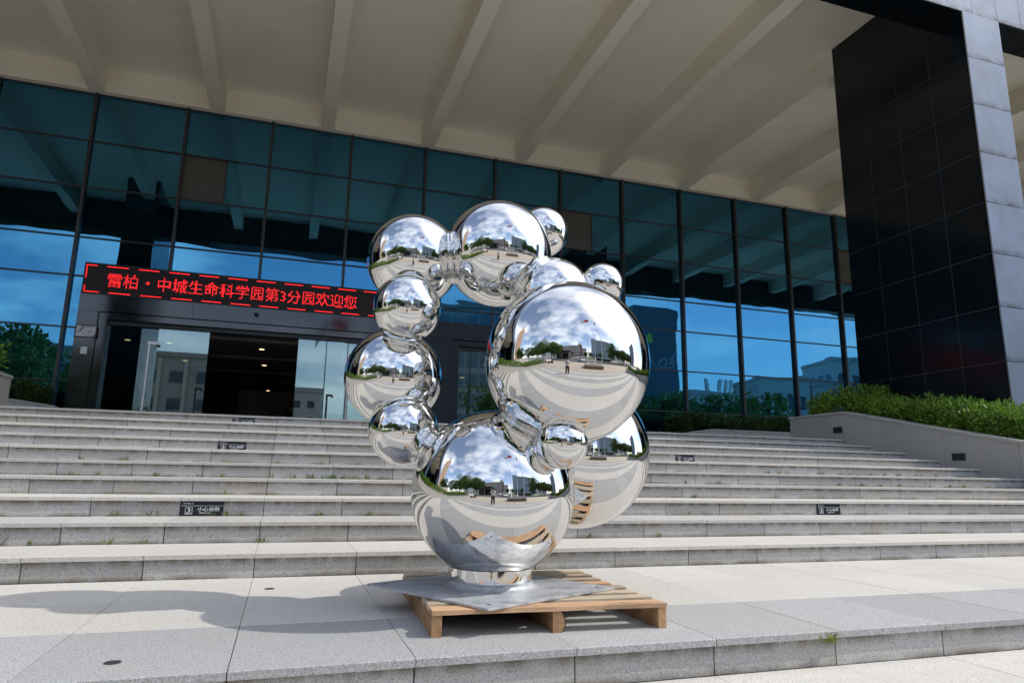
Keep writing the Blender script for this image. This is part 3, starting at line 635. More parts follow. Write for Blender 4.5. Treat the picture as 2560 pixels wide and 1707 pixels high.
# entrance surround
por = B(MB().box(PX0+.02, PX1-.02, YG-.27, YG-.05, 4.52, 4.98), 'door_surround', M['portal_dark'])
def gp(x0, x1, z0, z1, y=YG-.30, d=.028): B(MB().box(x0+.003, x1-.003, y, y+d, z0+.003, z1-.003), 'granite_panel', M['portal'], por)
xs = np.linspace(PX0, PX1, 13)
for a, b in zip(xs[:-1], xs[1:]): gp(a, b, 4.50, 5.0)
for a, b in ((PX0, -4.60), (2.62, 3.48), (3.48, 4.36), (9.7, PX1)):
    B(MB().box(a+.02, b-.02, YG-.27, YG-.05, 1.5, 4.5), 'surround_core', M['portal_dark'], por)
    for z0, z1 in ((1.5, 2.5), (2.5, 3.5), (3.5, 4.5)): gp(a, b, z0, z1)
for a, b in ((-4.60, 2.62), (4.36, 9.7)):
    gp(a, b, 4.33, 4.49, YG-.24, .05); B(MB().box(a, a+.2, YG-.24, YG+.05, 1.5, 4.33), 'door_jamb', M['portal'], por); B(MB().box(b-.2, b, YG-.24, YG+.05, 1.5, 4.33), 'door_jamb', M['portal'], por)
    B(MB().box(a+.2, b-.2, YG-.14, YG+.05, 4.22, 4.33), 'door_track', M['portal_dark'], por)
def glasspane(x0, x1, y, kind):
    o = B(MB().box(x0, x1, y-.006, y+.006, 1.51, 4.24), kind, M['dglass']); return o
for a, b, c, d, e, f_ in ((-4.40, -3.20, -2.06, .15, 1.31, 2.42), (4.56, 5.02, 5.9, 7.2, 8.3, 9.5)):
    glasspane(a, b, YG-.02, 'door_sidelight'); glasspane(b-.06, c, YG-.07, 'sliding_door'); glasspane(d, e+.06, YG-.07, 'sliding_door'); glasspane(e, f_, YG-.02, 'door_sidelight')
    for x in (b, e): B(MB().box(x-.025, x+.0, YG-.055, YG-.005, 1.5, 4.24), 'door_post', M['frame'])
# canopy
slabm = B(MB().box(-33, 39, 9.22, YG+.02, 11.05, 11.3), 'canopy_soffit', M['plaster'])
for j in range(-9, 15):
    x = -5.36082+j*2.92542
    B(MB().box(x-.18, x+.18, 9.24, YG-.22, HG-.02, 11.06), 'ceiling_rib', M['plaster'], slabm)
B(MB().box(-33, 39, YG-.21, YG+.1, HG, 11.06), 'back_beam', M['plaster'], slabm)
fb = B(MB().box(-33, 39, 8.56, 9.21, 9.83, 11.9), 'front_beam', M['tile_joint'])
for i in range(-66, 40):
    x = 11.647+i*.671
    if -32.9 < x < 38:
        B(MB().box(x+.004, x+.667, 8.53, 8.556, 9.80, 10.95), 'metal_panel', M['mpanel'], fb); B(MB().box(x+.004, x+.667, 8.53, 8.556, 10.956, 12.0), 'metal_panel', M['mpanel'], fb)
        B(MB().box(x+.007, x+.664, 8.557, 9.22, 9.802, 9.825), 'black_tile', M['black_tile'], fb)
B(MB().box(-33, 39, 9.212, 9.225, 9.83, 11.04), 'beam_back_face', M['black_tile'], fb)
B(MB().box(-33, 39, 8.5, 30, 12.0, 12.3), 'roof', M['plaster'])
B(MB().box(-33, 39, YG+.12, 30, 5.2, 12.0), 'upper_mass', M['lobby'])
B(MB().box(-33, -6.2, YG+.12, 30, 1.4, 5.2), 'ground_floor_mass', M['lobby']); B(MB().box(11.2, 39, YG+.12, 30, 1.4, 5.2), 'ground_floor_mass', M['lobby'])
def pier(x0, x1, bright):
    p = B(MB().box(x0+.005, x1-.005, 8.55, 11.77, PZ, 11.04), 'pier', M['tile_joint'])
    for j in range(10):
        z0, z1 = max(8.8-j*1.0+.0, PZ), 9.8-j*1.0
        if z1-z0 < .2: continue
        for i in range(4):
            y = 8.535+i*.813
            for s, xx in ((-1, x0), (1, x1-.022)):
                B(MB().box(xx, xx+.022, y+.006, y+.807, z0+.006, z1-.006), 'black_tile', M['black_tile'], p)
        B(MB().box(x0+.03, x1-.0, 8.52, 8.549, z0+.005, z1-.005), 'metal_panel', M['mpanel'], p)
        B(MB().box(x0+.0, x0+.026, 8.522, 8.549, z0+.0035, z1-.0035), 'black_edge', M['black_tile'], p)
        B(MB().box(x0+.004, x1-.004, 11.772, 11.79, z0+.0035, z1-.0035), 'black_tile', M['black_tile'], p)
    for s, xx in ((-1, x0), (1, x1-.022)):
        for i in range(4):
            y = 8.535+i*.813; B(MB().box(xx, xx+.022, max(y, 9.226)+.0035, max(y+.8095, 9.3), 9.8035, 11.045), 'black_tile', M['black_tile'], p)
    return p
pier(12.0, 13.0, 1); pier(-6.1, -5.04, 0)
for xx in (-25.5, 30.6):
    B(MB().box(xx, xx+1.04, 8.54, 11.8, PZ, 11.04), 'pier', M['black_tile'])
B(MB().box(-34, -33.0, 8.54, 30, PZ, 12.3), 'end_wall', M['black_tile']); B(MB().box(39.0, 40, 8.54, 30, PZ, 12.3), 'end_wall', M['black_tile'])
# lobby seen through the doors
lob = B(MB().box(-6.1, 11.1, YG+.3, 40, 1.38, 1.499), 'lobby_floor', M['lobby_floor'])
B(MB().box(-6.1, 11.1, YG+.12, 40, 4.76, 4.9), 'lobby_ceiling', M['lobby'], lob); B(MB().box(-6.2, -6.1, YG+.12, 40, 1.4, 5.2), 'lobby_side_wall', M['lobby_wall'], lob); B(MB().box(11.1, 11.2, YG+.12, 40, 1.4, 5.2), 'lobby_side_wall', M['lobby_wall'], lob)
B(MB().box(-6.1, 11.1, 40, 40.1, 1.4, 5.2), 'lobby_back_wall', M['lobby'], lob)
B(MB().box(-1.9, 3.2, 29.5, 29.7, 1.5, 3.95), 'reception_wall', M['lobby_wall'], lob)
B(MB().box(-6.1, 11.1, YG+.12, YG+.3, 4.34, 4.76), 'door_head', M['portal_dark'], lob)
for y in (22.47, 26.03, 29.75, 32.8): B(MB().box(-6.1, 11.1, y-.12, y+.12, 4.69, 4.757), 'ceiling_strip', M['lobby_beam'], lob)
for x, y in ((-.972, 24.1), (-.979, 27.75), (-1.65, 33.2), (-1.0, 36.4), (-5.0, 24.04), (-3.815, 24.1), (-3.79, 27.75), (6.9, 24.1), (6.9, 27.7), (4.6, 24.1), (2.2, 24.1)):
    q = B(MB().lathe([(.105, 4.745), (.105, 4.758)], 20, (x, y, 0)), 'downlight', M['frame'], lob)
    B(MB().lathe([(.085, 4.738), (.085, 4.744)], 20, (x, y, 0)), 'lamp_disc', M['lamp'], lob)

# LED sign
SY = 18.68
led = thing('led_sign', 'long red LED banner sign with Chinese characters above the door', 'led sign', (-5.03, SY, 4.92))
LW, LH = 7.28, .795
MB().box(0, LW, .0, .10, 0, LH).build('housing', M['led_frame'], led)
MB().box(.03, LW-.03, -.004, -.0005, .03, LH-.03).build('display', M['led_back'], led)
def raster_text(body, cell, x0, z0, cw):
    """bitmap lettering: returns dot centres where the glyphs cover a grid"""
    me = text_mesh(body, 1.0, 0.0); me.calc_loop_triangles()
    V = np.array([v.co[:2] for v in me.vertices]); T = np.array([t.vertices[:] for t in me.loop_triangles]); lo, hi = V.min(0), V.max(0)
    return V, T, lo, hi
V, T, lo, hi = raster_text('雷柏・中城生命科学园第3分园欢迎您', 0, 0, 0, 0)
dots = MB(); nx, nz = 290, 18; TW, THh = 6.09, .365
gx = lo[0]+(np.arange(nx)+.5)/nx*(hi[0]-lo[0]); gz = lo[1]+(np.arange(nz)+.5)/nz*(hi[1]-lo[1])
hit = np.zeros((nx, nz), bool)
for a, b, c in V[T]:
    mn = np.minimum(np.minimum(a, b), c); mxx = np.maximum(np.maximum(a, b), c)
    ia = np.where((gx >= mn[0]) & (gx <= mxx[0]))[0]; ja = np.where((gz >= mn[1]) & (gz <= mxx[1]))[0]
    if len(ia) == 0 or len(ja) == 0: continue
    PX, PZ_ = np.meshgrid(gx[ia], gz[ja], indexing='ij')
    def sg(p, q): return (PX-q[0])*(p[1]-q[1])-(p[0]-q[0])*(PZ_-q[1])
    d1, d2, d3 = sg(a, b), sg(b, c), sg(c, a); ins = ~(((d1 < 0) | (d2 < 0) | (d3 < 0)) & ((d1 > 0) | (d2 > 0) | (d3 > 0)))
    hit[np.ix_(ia, ja)] |= ins
px, pz = TW/nx, THh/nz
for i, j in zip(*np.where(hit)):
    x = .535+(i+.5)*px; z = .205+(j+.5)*pz; r1_, r2_ = px*.46, pz*.42
    dots.add([(x-r1_, -.0065, z-r2_), (x+r1_, -.0065, z-r2_), (x+r1_, -.0065, z+r2_), (x-r1_, -.0065, z+r2_)], [(0, 1, 2, 3)])
dots.build('lit_characters', M['led'], led)['kind'] = 'stuff'
bd = MB()
x = .03; segs = [(.03, .28)]+[(.495+.702*i, .495+.702*i+.475) for i in range(9)]+[(6.80, 7.25)]
for a, b in segs: bd.box(a, min(b, LW-.03), -.0075, -.0045, LH-.082, LH-.061)
for a, b in [(.05, .38)]+[(.60+.704*i, .60+.704*i+.475) for i in range(9)]+[(6.95, 7.25)]: bd.box(a, min(b, LW-.03), -.0075, -.0045, .044, .064)
for z in np.arange(.40, .70, .036): bd.box(.045, .072, -.0075, -.0045, z, z+.022)
for z in np.arange(.08, .2, .036): bd.box(.045, .072, -.0075, -.0045, z, z+.022)
for z in np.arange(.08, .70, .036): bd.box(LW-.075, LW-.048, -.0075, -.0045, z, z+.022)
bd.build('lit_border', M['led'], led)['kind'] = 'stuff'

# small things by the door
t = thing('security_camera', 'black dome security camera under the LED sign', 'camera', (-.96, YG-.32, 4.74)); MB().lathe([(.06, 0), (.06, .035)], 20).build('mount', M['black'], t); MB().lathe([(.055, 0), (.05, -.03), (.035, -.05), (.01, -.058)], 20).build('dome', M['carglass'], t, True)
t = thing('framed_picture', 'framed black and white landscape print on the left granite door pillar', 'picture', (-4.81, YG-.31, 3.82)); fr = MB()
for a, b, c, d in ((-.235, .235, 0, .022), (-.235, .235, .288, .31), (-.235, -.213, .022, .288), (.213, .235, .022, .288)): fr.box(a, b, -.02, .008, c, d)
fr.build('frame', plain('dark_wood_frame', (.09, .03, .015), .5), t)
def pict():
    m, tt, b, N, L = nmat('ink_landscape_print'); setp(b, (.6, .6, .6), .4); g = N('ShaderNodeTexCoord'); f = noise(tt, g.outputs['Object'], 7, 6, .6)
    c = mixc(tt, (.62, .63, .66), (.10, .11, .14), ramp(tt, f, .5, .62)); L(c, b.inputs['Base Color']); return m
MB().box(-.213, .213, -.012, .002, .022, .288).build('print', pict(), t)
o = MB().box(-.07, .07, -.003, 0, 0, .17).build('notice', M['sign_white'], loc=(-4.80, YG-.303, 3.42)); tag(o, 'small white paper notice under the framed picture', 'notice')
def post(x, lab):
    t = thing('scanner_post', lab, 'post', (x, 15.0, 1.5), 0, 'thin steel scanner posts before the doors')
    MB().lathe([(.07, 0), (.07, .015), (.03, .02), (.03, 1.62), (.028, 1.66)], 16).build('pole', M['steel'], t, False); MB().box(-.03, .17, -.035, .035, 1.64, 1.70).build('arm', M['white'], t); MB().box(.13, .20, -.04, .04, 1.60, 1.641).build('reader', M['black'], t)
post(-2.725, 'thin steel post with a short arm before the left door glass'); post(1.19, 'thin steel post with a white head beside the sculpture')
# pot and palm behind the glass
t = thing('potted_palm', 'potted palm in a big black pot behind the left door glass', 'plant', (-4.12, 20.4, 1.5))
MB().lathe([(.34, 0), (.42, .15), (.46, .45), (.44, .75), (.36, .9), (.33, .92), (.32, .86)], 28).build('pot', plain('black_glazed_pot', (.008, .010, .013), .12), t, True)
for i in range(16):
    a = i*2.4; l = random.uniform(.8, 1.3); v = []; f = []
    for s in range(9):
        q = s/8; c = Vector((math.cos(a)*l*.6*q, math.sin(a)*l*.45*q, .9+l*1.0*q-l*.75*q*q)); w = .05*math.sin(PI*min(1, q+.08)); sd_ = Vector((-math.sin(a), math.cos(a), 0))*w; v += [tuple(c-sd_), tuple(c+sd_)]
    for s in range(8): f.append((2*s, 2*s+1, 2*s+3, 2*s+2))
    raw('frond', v, f, M['palm'], t)

# ------------------------------------------------------------------ people
def skin_mesh(name, J, E, mat, parent, sub=2, loc=None):
    keys = list(J); me = bpy.data.meshes.new(name); me.from_pydata([J[k][:3] for k in keys], [(keys.index(a), keys.index(b)) for a, b in E], [])
    o = bpy.data.objects.new(name, me); COL.objects.link(o)
    sk = o.modifiers.new('skin', 'SKIN'); sk.use_smooth_shade = True
    for i, k in enumerate(keys):
        r = J[k][3]; r = r if isinstance(r, tuple) else (r, r); me.skin_vertices[0].data[i].radius = r; me.skin_vertices[0].data[i].use_root = (i == 0)
    s = o.modifiers.new('sub', 'SUBSURF'); s.levels = sub; s.render_levels = sub
    bpy.context.view_layer.update(); dg = bpy.context.evaluated_depsgraph_get(); m2 = bpy.data.meshes.new_from_object(o.evaluated_get(dg)); bpy.data.objects.remove(o)
    m2.name = name; m2.materials.clear(); return place(name, m2, mat, parent, True, loc)
def person(loc, rot, label, pose, top, bottom, H=1.47, holding=False):
    """figure facing +y in its own frame; pose 'camera' or 'stand'; H is its height in plan units"""
    t = thing('person', label, 'person', loc, rot); s = H/1.75
    J = {'pelvis': (0, 0, .95, (.15, .11)), 'waist': (0, .01, 1.10, (.13, .10)), 'chest': (0, 0, 1.30, (.16, .115)), 'neckb': (0, 0, 1.46, (.075, .065)), 'neck': (0, .01, 1.52, .052), 'head': (0, .03, 1.62, (.082, .095)), 'crown': (0, .02, 1.70, (.062, .075))}
    E = [('pelvis', 'waist'), ('waist', 'chest'), ('chest', 'neckb'), ('neckb', 'neck'), ('neck', 'head'), ('head', 'crown')]
    for n, q in (('l', -1), ('r', 1)):
        J[n+'hip'] = (q*.09, 0, .88, .095); J[n+'knee'] = (q*.11, .02, .50, .06); J[n+'ank'] = (q*.12, 0, .09, .04); J[n+'toe'] = (q*.13, .15, .04, .035)
        J[n+'sh'] = (q*.19, 0, 1.42, .06)
        if pose == 'camera': J[n+'el'] = (q*.25, .13, 1.20, .042); J[n+'wr'] = (q*.085, .30, 1.36, .028); J[n+'palm'] = (q*.065, .335, 1.39, (.036, .018))
        else: J[n+'el'] = (q*.24, -.02, 1.14, .042); J[n+'wr'] = (q*.25, .05, .88, .028); J[n+'palm'] = (q*.25, .07, .81, (.036, .02))
        E += [('pelvis', n+'hip'), (n+'hip', n+'knee'), (n+'knee', n+'ank'), (n+'ank', n+'toe'), ('chest', n+'sh'), (n+'sh', n+'el'), (n+'el', n+'wr'), (n+'wr', n+'palm')]
    def scl(D): return {k: (v[0]*s, v[1]*s, v[2]*s, tuple(a*s for a in v[3]) if isinstance(v[3], tuple) else v[3]*s) for k, v in D.items()}
    JS = scl(J); body = skin_mesh('body', JS, E, M['skin'], t)
    for n, q in (('l', -1), ('r', 1)):          # fingers rooted in each palm
        p = J[n+'palm']
        for i in range(4):
            if pose == 'camera': a = (p[0]-q*.01, p[1]+.01, p[2]+.028-.018*i); b = (p[0]-q*.035, p[1]+.035, a[2]+.006); c = (p[0]-q*.055, p[1]+.02, a[2]+.006)
            else: a = (p[0], p[1]+.028-.018*i, p[2]-.02); b = (a[0]-q*.006, a[1], a[2]-.04-.006*(1.5-abs(i-1.5))); c = (a[0]-q*.02, a[1], b[2]-.022)
            skin_mesh('finger', scl({'a': (*a, .0095), 'b': (*b, .0085), 'c': (*c, .0075)}), [('a', 'b'), ('b', 'c')], M['skin'], body, 1)
        a = (p[0]-q*.01, p[1]-.005, p[2]+.01); b = (p[0]-q*.03, p[1]+.0, p[2]+.035); c = (p[0]-q*.045, p[1]+.012, p[2]+.045)
        skin_mesh('thumb', scl({'a': (*a, .012), 'b': (*b, .010), 'c': (*c, .009)}), [('a', 'b'), ('b', 'c')], M['skin'], body, 1)
    # clothes
    JT = {'hem': (0, 0, .86, (.178, .135)), 'w': (0, .01, 1.08, (.168, .125)), 'c': (0, 0, 1.30, (.185, .135)), 'n': (0, 0, 1.445, (.10, .085))}; ET = [('hem', 'w'), ('w', 'c'), ('c', 'n')]
    for n in 'lr':
        sh, el = Vector(J[n+'sh'][:3]), Vector(J[n+'el'][:3]); m = sh.lerp(el, .75); JT[n+'s'] = (*sh, .078); JT[n+'e'] = (*m, .072); ET += [('c', n+'s'), (n+'s', n+'e')]
    skin_mesh('shirt', scl(JT), ET, top, t)
    JP = {'p': (0, 0, .93, (.165, .125))}; EP = []
    for n, q in (('l', -1), ('r', 1)):
        JP[n+'h'] = (q*.095, 0, .84, .112); JP[n+'k'] = (q*.115, .015, .50, .092); JP[n+'a'] = (q*.125, .0, .09, .082); EP += [('p', n+'h'), (n+'h', n+'k'), (n+'k', n+'a')]
    skin_mesh('trousers', scl(JP), EP, bottom, t)
    for n, q in (('l', -1), ('r', 1)):
        skin_mesh('shoe', scl({'h': (q*.125, -.05, .045, (.045, .045)), 'm': (q*.128, .06, .042, (.048, .042)), 't': (q*.132, .17, .032, (.040, .030))}), [('h', 'm'), ('m', 't')], M['white'] if pose == 'camera' else M['black'], t, 2)
    # hair cap, ears, nose, eyes, mouth
    hc = MB(); prof = []
    for k in range(9):
        a = PI/2*k/8; prof.append((.108*math.cos(a)+.001, .105*math.sin(a)))
    hc.lathe([(.104, -.05)]+prof, 20, cap=False); hc.v = [(v[0]*.95*s, (v[1]*1.08+.008)*s, (v[2]*1.0+1.655+(.03 if v[1] > .05 and v[2] < 0 else 0))*s) for v in hc.v]; hc.build('hair', M['hair'], t, True)
    for q in (-1, 1):
        skin_mesh('ear', scl({'a': (q*.086, .01, 1.62, (.010, .02)), 'b': (q*.093, .0, 1.645, (.008, .018))}), [('a', 'b')], M['skin'], body, 1)
        MB().lathe([(.0, -.006), (.011, -.003), (.011, .003), (.0, .006)], 10, cap=False).build('eye', M['black'], body, True, loc=(q*.032*s, .122*s, 1.63*s))
    skin_mesh('nose', scl({'a': (0, .118, 1.63, .009), 'b': (0, .135, 1.60, .013)}), [('a', 'b')], M['skin'], body, 1)
    MB().box(-.022*s, .022*s, .112*s, .122*s, 1.563*s, 1.570*s).build('mouth', M['pink_cloth'], body)
    return t
# the photographer, reflected in the spheres
ph_y = -.335
person((-.105, ph_y, -.45), R(-14), 'person in white t-shirt and black trousers photographing from the lower landing', 'camera', M['shirt'], M['trouser'], 1.44)
t = thing('camera_body', 'black camera held up by the person in the white t-shirt', 'camera', (-.018, -.075, .648), R(-14))
MB().box(-.055, .055, -.03, .012, -.036, .036).build('body', M['black'], t)
lb = MB().lathe([(.026, .012), (.026, .03), (.022, .034), (.022, .028)], 24, cap=False); lb.v = [(v[0], v[2], v[1]) for v in lb.v]; lb.build('lens', M['black'], t, True)
MB().box(-.018, .018, -.025, .008, .0362, .050).build('viewfinder', M['black'], t)
person((.10, 25.0, 1.5), R(180), 'person in black standing inside the dark open doorway', 'stand', M['dark_cloth'], M['trouser'], 1.55)
person((-3.4, 24.6, 1.5), R(160), 'dim figure with dark hair behind the left sliding door glass', 'stand', M['pink_cloth'], M['trouser'], 1.42)

# ------------------------------------------------------------------ behind the camera: plaza, flags, vehicles, trees, buildings
pod = MB().box(-1.78, 1.78, -.9, .9, 0, .5).build('flagpole_plinth', plain('brown_stone_cladding', (.20, .165, .13), .7, noise=.25, scale=12), loc=(3.08, -4.6, PZ)); tag(pod, 'low brown stone plinth carrying three flagpoles on the plaza', 'plinth')
def flag(x, y, mat, lab, colour, droop, h=10.2):
    t = thing('flagpole', lab, 'flagpole', (x, y, PZ+.5), 0, 'flagpoles on the plaza plinth')
    MB().lathe([(.10, 0), (.10, .12), (.05, .14), (.045, 4), (.032, h-.1), (.03, h)], 12).build('pole', M['steel'], t, True); MB().lathe([(0, -.06), (.045, -.045), (.06, 0), (.045, .045), (0, .06)], 12, (0, 0, h+.06), cap=False).build('finial', M['steel'], t, True)
    v = []; f = []; n, m = 18, 10
    for i in range(n+1):
        for j in range(m+1):
            u, w = i/n, j/m; L_ = 1.35*(1-droop*.75)
            v.append((-.03-u*L_, .12*math.sin(u*9+w*2)*(.3+u), h-.12-w*.95-u*u*droop*1.1-.1*math.sin(u*6)*droop))
    for i in range(n):
        for j in range(m): f.append((i*(m+1)+j, (i+1)*(m+1)+j, (i+1)*(m+1)+j+1, i*(m+1)+j+1))
    raw('flag', v, f, mat, t, True)
M['flag_r'] = plain('red_flag', (.70, .015, .02), .7, noise=.05); M['flag_w'] = plain('white_flag', (.7, .7, .7), .7); M['flag_b'] = plain('navy_flag', (.02, .03, .09), .7)
flag(2.0, -4.75, M['flag_w'], 'left flagpole with a drooping white flag', 0, .7); flag(3.3, -4.75, M['flag_r'], 'middle flagpole with a red flag flying', 0, .25, 10.6); flag(4.75, -4.75, M['flag_b'], 'right flagpole with a limp dark blue flag', 0, 1.0)
gp_ = thing('display_panel', 'tall pale blank panel standing at the end of the right wall', 'panel', (11.6, -2.2, PZ), R(-28)); MB().box(-.6, .6, -.03, .03, .25, 2.2).build('board', plain('pale_panel', (.45, .46, .45), .4), gp_)
for x in (-.5, .5): MB().box(x-.03, x+.03, -.06, -.031, 0, 2.1).build('leg', M['steel'], gp_)

def car(kind, loc, rot, lab, paint):
    t = thing(kind, lab, 'van' if 'van' in kind else 'car', loc, rot); van = 'van' in kind
    L_, W_, H_ = (4.4, 1.7, 1.85) if van else (4.3, 1.72, 1.42); L_ /= SC; W_ /= SC; H_ /= SC; hl = L_/2
    lower = [(-hl, .28), (-hl, .75), (-hl+.12, .86), (hl-.9 if not van else hl-.35, .88), (hl-.08, .68), (hl, .5), (hl, .28)]
    hw = W_/2
    MB().prism_x(lower, -hw, hw).build('body', paint, t)
    up_ = [(-hl+.05, .865), (-hl+.2, H_-.04), (-hl+.5, H_), (hl-1.35, H_), (hl-.5, .885)] if van else [(-hl+.35, .865), (-hl+.85, H_-.05), (-hl+1.3, H_), (hl-1.75, H_-.02), (hl-1.0, .885)]
    n = len(up_); ti = hw-.16; cb = MB(); cb.add([((hw-.03 if z < .9 else ti)*-1, y, z) for y, z in up_]+[((hw-.03 if z < .9 else ti), y, z) for y, z in up_], [tuple(range(n)), tuple(range(2*n-1, n-1, -1))]+[(i, (i+1) % n, (i+1) % n+n, i+n) for i in range(n)]); cb.build('cabin', paint, t)
    g = MB(); a, b = Vector(up_[-2]), Vector(up_[-1]); p, q = a.lerp(b, .12), a.lerp(b, .93); nrm = Vector((-(b-a).y, (b-a).x)).normalized()*-.012
    for (y0, z0, x0), (y1, z1, x1) in (((p.x, p.y, ti-.05), (q.x, q.y, hw-.12)),): g.add([(-x0, y0-nrm.x+.01, z0+.012), (x0, y0-nrm.x+.01, z0+.012), (x1, y1+.012, z1+.012), (-x1, y1+.012, z1+.012)], [(0, 1, 2, 3)])
    g.build('windscreen', M['carglass'], t)
    for s in (-1, 1):
        w = MB(); y0, y1 = up_[0][0]+.45, up_[-2][0]-.05; xa = s*(hw-.045); xb = s*(ti+.012); w.add([(xa+s*.012, y0-.1, .93), (xa+s*.012, y1+.35, .93), (xb, y1, H_-.12), (xb, y0+.12, H_-.12)], [(0, 1, 2, 3)]); w.build('side_window', M['carglass'], t)
        for y in (-hl+.75, hl-.75):
            wh = MB().lathe([(.0, -.09), (.22, -.09), (.29, -.07), (.29, .07), (.22, .09), (.0, .09)], 20, cap=False); wh.v = [(v[2]+s*(hw-.08), v[0]+y, v[1]+.29) for v in wh.v]; o = wh.build('wheel', M['rubber'], t)
            hb = MB().lathe([(0, .095), (.16, .095), (.16, .09)], 14, cap=False); hb.v = [(s*v[2]+s*(hw-.08), v[0]+y, v[1]+.29) for v in hb.v]; hb.build('rim', M['steel'], o)
        MB().box(s*(hw-.3)-.14, s*(hw-.3)+.14, hl-.03, hl+.008, .56, .68).build('headlight', M['steel'], t)
    MB().box(-.35, .35, hl-.01, hl+.01, .36, .52).build('grille', M['black'], t)
    return t
car('parked_van', (.5, -12.5, PZ), R(-18), 'white van on the road between the gatehouse and the flagpoles', M['white'])
car('parked_car', (-9.6, -6.2, PZ), R(-72), 'white car parked behind the left hedge', M['white'])
car('parked_car', (-12.0, -9.0, PZ), R(-60), 'silver car parked farther back behind the left hedge', plain('silver_paint', (.35, .36, .38), .3, .6))
car('parked_car', (-3.2, -26, PZ), R(10), 'small white car far down the side road past the gatehouse', M['white'])
sc_ = thing('motor_scooter', 'dark motor scooter parked behind the end of the left hedge', 'scooter', (-6.6, -4.9, PZ), R(50))
for y in (-.5, .5):
    wh = MB().lathe([(.0, -.05), (.2, -.05), (.24, 0), (.2, .05), (0, .05)], 18, cap=False); wh.v = [(v[2], v[0]+y, v[1]+.24) for v in wh.v]; wh.build('wheel', M['rubber'], sc_)
MB().prism_x([(-.6, .35), (-.65, .62), (-.1, .62), (0, .3), (.25, .25), (.42, .85), (.5, .85), (.38, .15), (-.1, .15)], -.13, .13).build('body', plain('maroon_paint', (.10, .02, .03), .35), sc_)
MB().box(-.13, .13, -.6, -.05, .622, .70).build('seat', M['black'], sc_); MB().tube([(-.28, .38, .95), (0, .44, .90), (.28, .38, .95)], .014, 8).build('handlebar', M['steel'], sc_)
person((-7.6, -4.2, PZ), R(40), 'person in pink top standing by the scooter behind the left hedge', 'stand', M['pink_cloth'], M['dark_cloth'], 1.38)

# trees
def crown_mesh(name, h, rad, n, seed, trunk=.35, leaf=.34):
    g = np.random.default_rng(seed); k = 26
    cz = h*trunk+(h*(1-trunk))*g.uniform(.12, .9, k); prof = np.sqrt(np.clip(1-((cz-h*.66)/(h*.42))**2, .06, 1)); a = g.uniform(0, 2*PI, k); rr = rad*prof*np.sqrt(g.uniform(0.05, .75, k))
    C = np.stack([rr*np.cos(a), rr*np.sin(a), cz], 1); Rb = rad*g.uniform(.22, .42, k)
    w = g.integers(0, k, n); d = g.normal(size=(n, 3)); d /= np.linalg.norm(d, axis=1)[:, None]; q = g.uniform(.55, 1.05, (n, 1)); P = C[w]+d*Rb[w][:, None]*q*np.array([1, 1, .8])
    v, f = leaves(P, leaf, d, .6, .9)
    m = bpy.data.meshes.new(name); m.from_pydata(v.tolist(), [], f.tolist()); return m, C
def make_tree(h, rad, n, seed, lab, loc, group, leaf=.34, trunk=.3):
    t = thing('broadleaf_tree', lab, 'tree', loc, 0, group); m, C = crown_mesh('crown', h, rad, n, seed, trunk, leaf); place('crown', m, M['leaf'], t)
    tr = MB(); tr.tube([(0, 0, 0), (.04, .02, h*.2), (.02, .05, h*.42), (0, 0, h*.7)], [.2, .15, .11, .04], 9)
    for c in C[:9]: tr.tube([(0.02, .04, h*.3), (c[0]*.5, c[1]*.5, (h*.32+c[2])/2), tuple(c)], [.08, .05, .02], 6)
    tr.build('trunk', M['stem'], t, True); return t
T1 = make_tree(8.2, 3.4, 5200, 1, 'large round leafy tree left of the gatehouse', (-15.5, -6.5, PZ), 'trees around the plaza')
T2 = make_tree(6.2, 2.3, 4200, 2, 'leafy green tree just beyond the left pier of the building', (-18.5, 2.6, PZ), 'trees around the plaza')
def again(src, loc, rot, sc, lab):
    o = copy_tree(src, None, loc, rot); o.scale = (sc,)*3; o['label'] = lab; return o
again(T1, (-19.5, -2.6, PZ), 1.3, .78, 'leafy tree between the gatehouse trees and the left pier'); again(T1, (-12.4, -13.5, PZ), 2.6, .95, 'tall tree close behind the gatehouse on its left'); again(T2, (-22.5, -9, PZ), .8, 1.25, 'bushy tree behind the row left of the gatehouse')
again(T1, (-19.5, -19.0, PZ), .4, 1.42, 'broad tree standing back from the road at far left'); again(T2, (-25, -16.5, PZ), 2.2, 1.75, 'round tree at the far left of the road'); again(T2, (-15.8, -23, PZ), 1.2, 1.5, 'tree behind the road left of the gatehouse')
again(T1, (17.0, -16.0, PZ), 2.0, 1.07, 'tallest tree right of the flagpoles'); again(T2, (21.3, -13.6, PZ), .2, 1.12, 'tree just right of the tallest one beyond the flagpoles'); again(T2, (25.5, -12.2, PZ), 3.0, 1.05, 'medium tree in the right hand row along the road')
again(T1, (30.5, -11.0, PZ), 4.0, .80, 'wide low tree in the right hand row'); again(T2, (35.5, -10.5, PZ), 5.0, 1.12, 'dark green tree near the end of the right hand row'); again(T1, (41.0, -12.5, PZ), 1.0, .86, 'last tree of the right hand row along the road')
again(T2, (2.8, -42, PZ), 1.0, .95, 'small tree far behind the left flagpole'); again(T2, (7.5, -40, PZ), 2.0, .9, 'small tree far behind the middle flagpole'); again(T1, (12.5, -38, PZ), 3.0, .62, 'round tree behind the black low wall'); again(T2, (17.5, -36, PZ), .5, .9, 'round tree before the curved office block')
again(T2, (-9.5, -33, PZ), .5, .85, 'small tree in front of the school building'); again(T2, (27, -32, PZ), .5, 1.1, 'bushy tree before the right end of the curved office block'); again(T1, (47, -17, PZ), .5, .9, 'big tree by the road at far right')
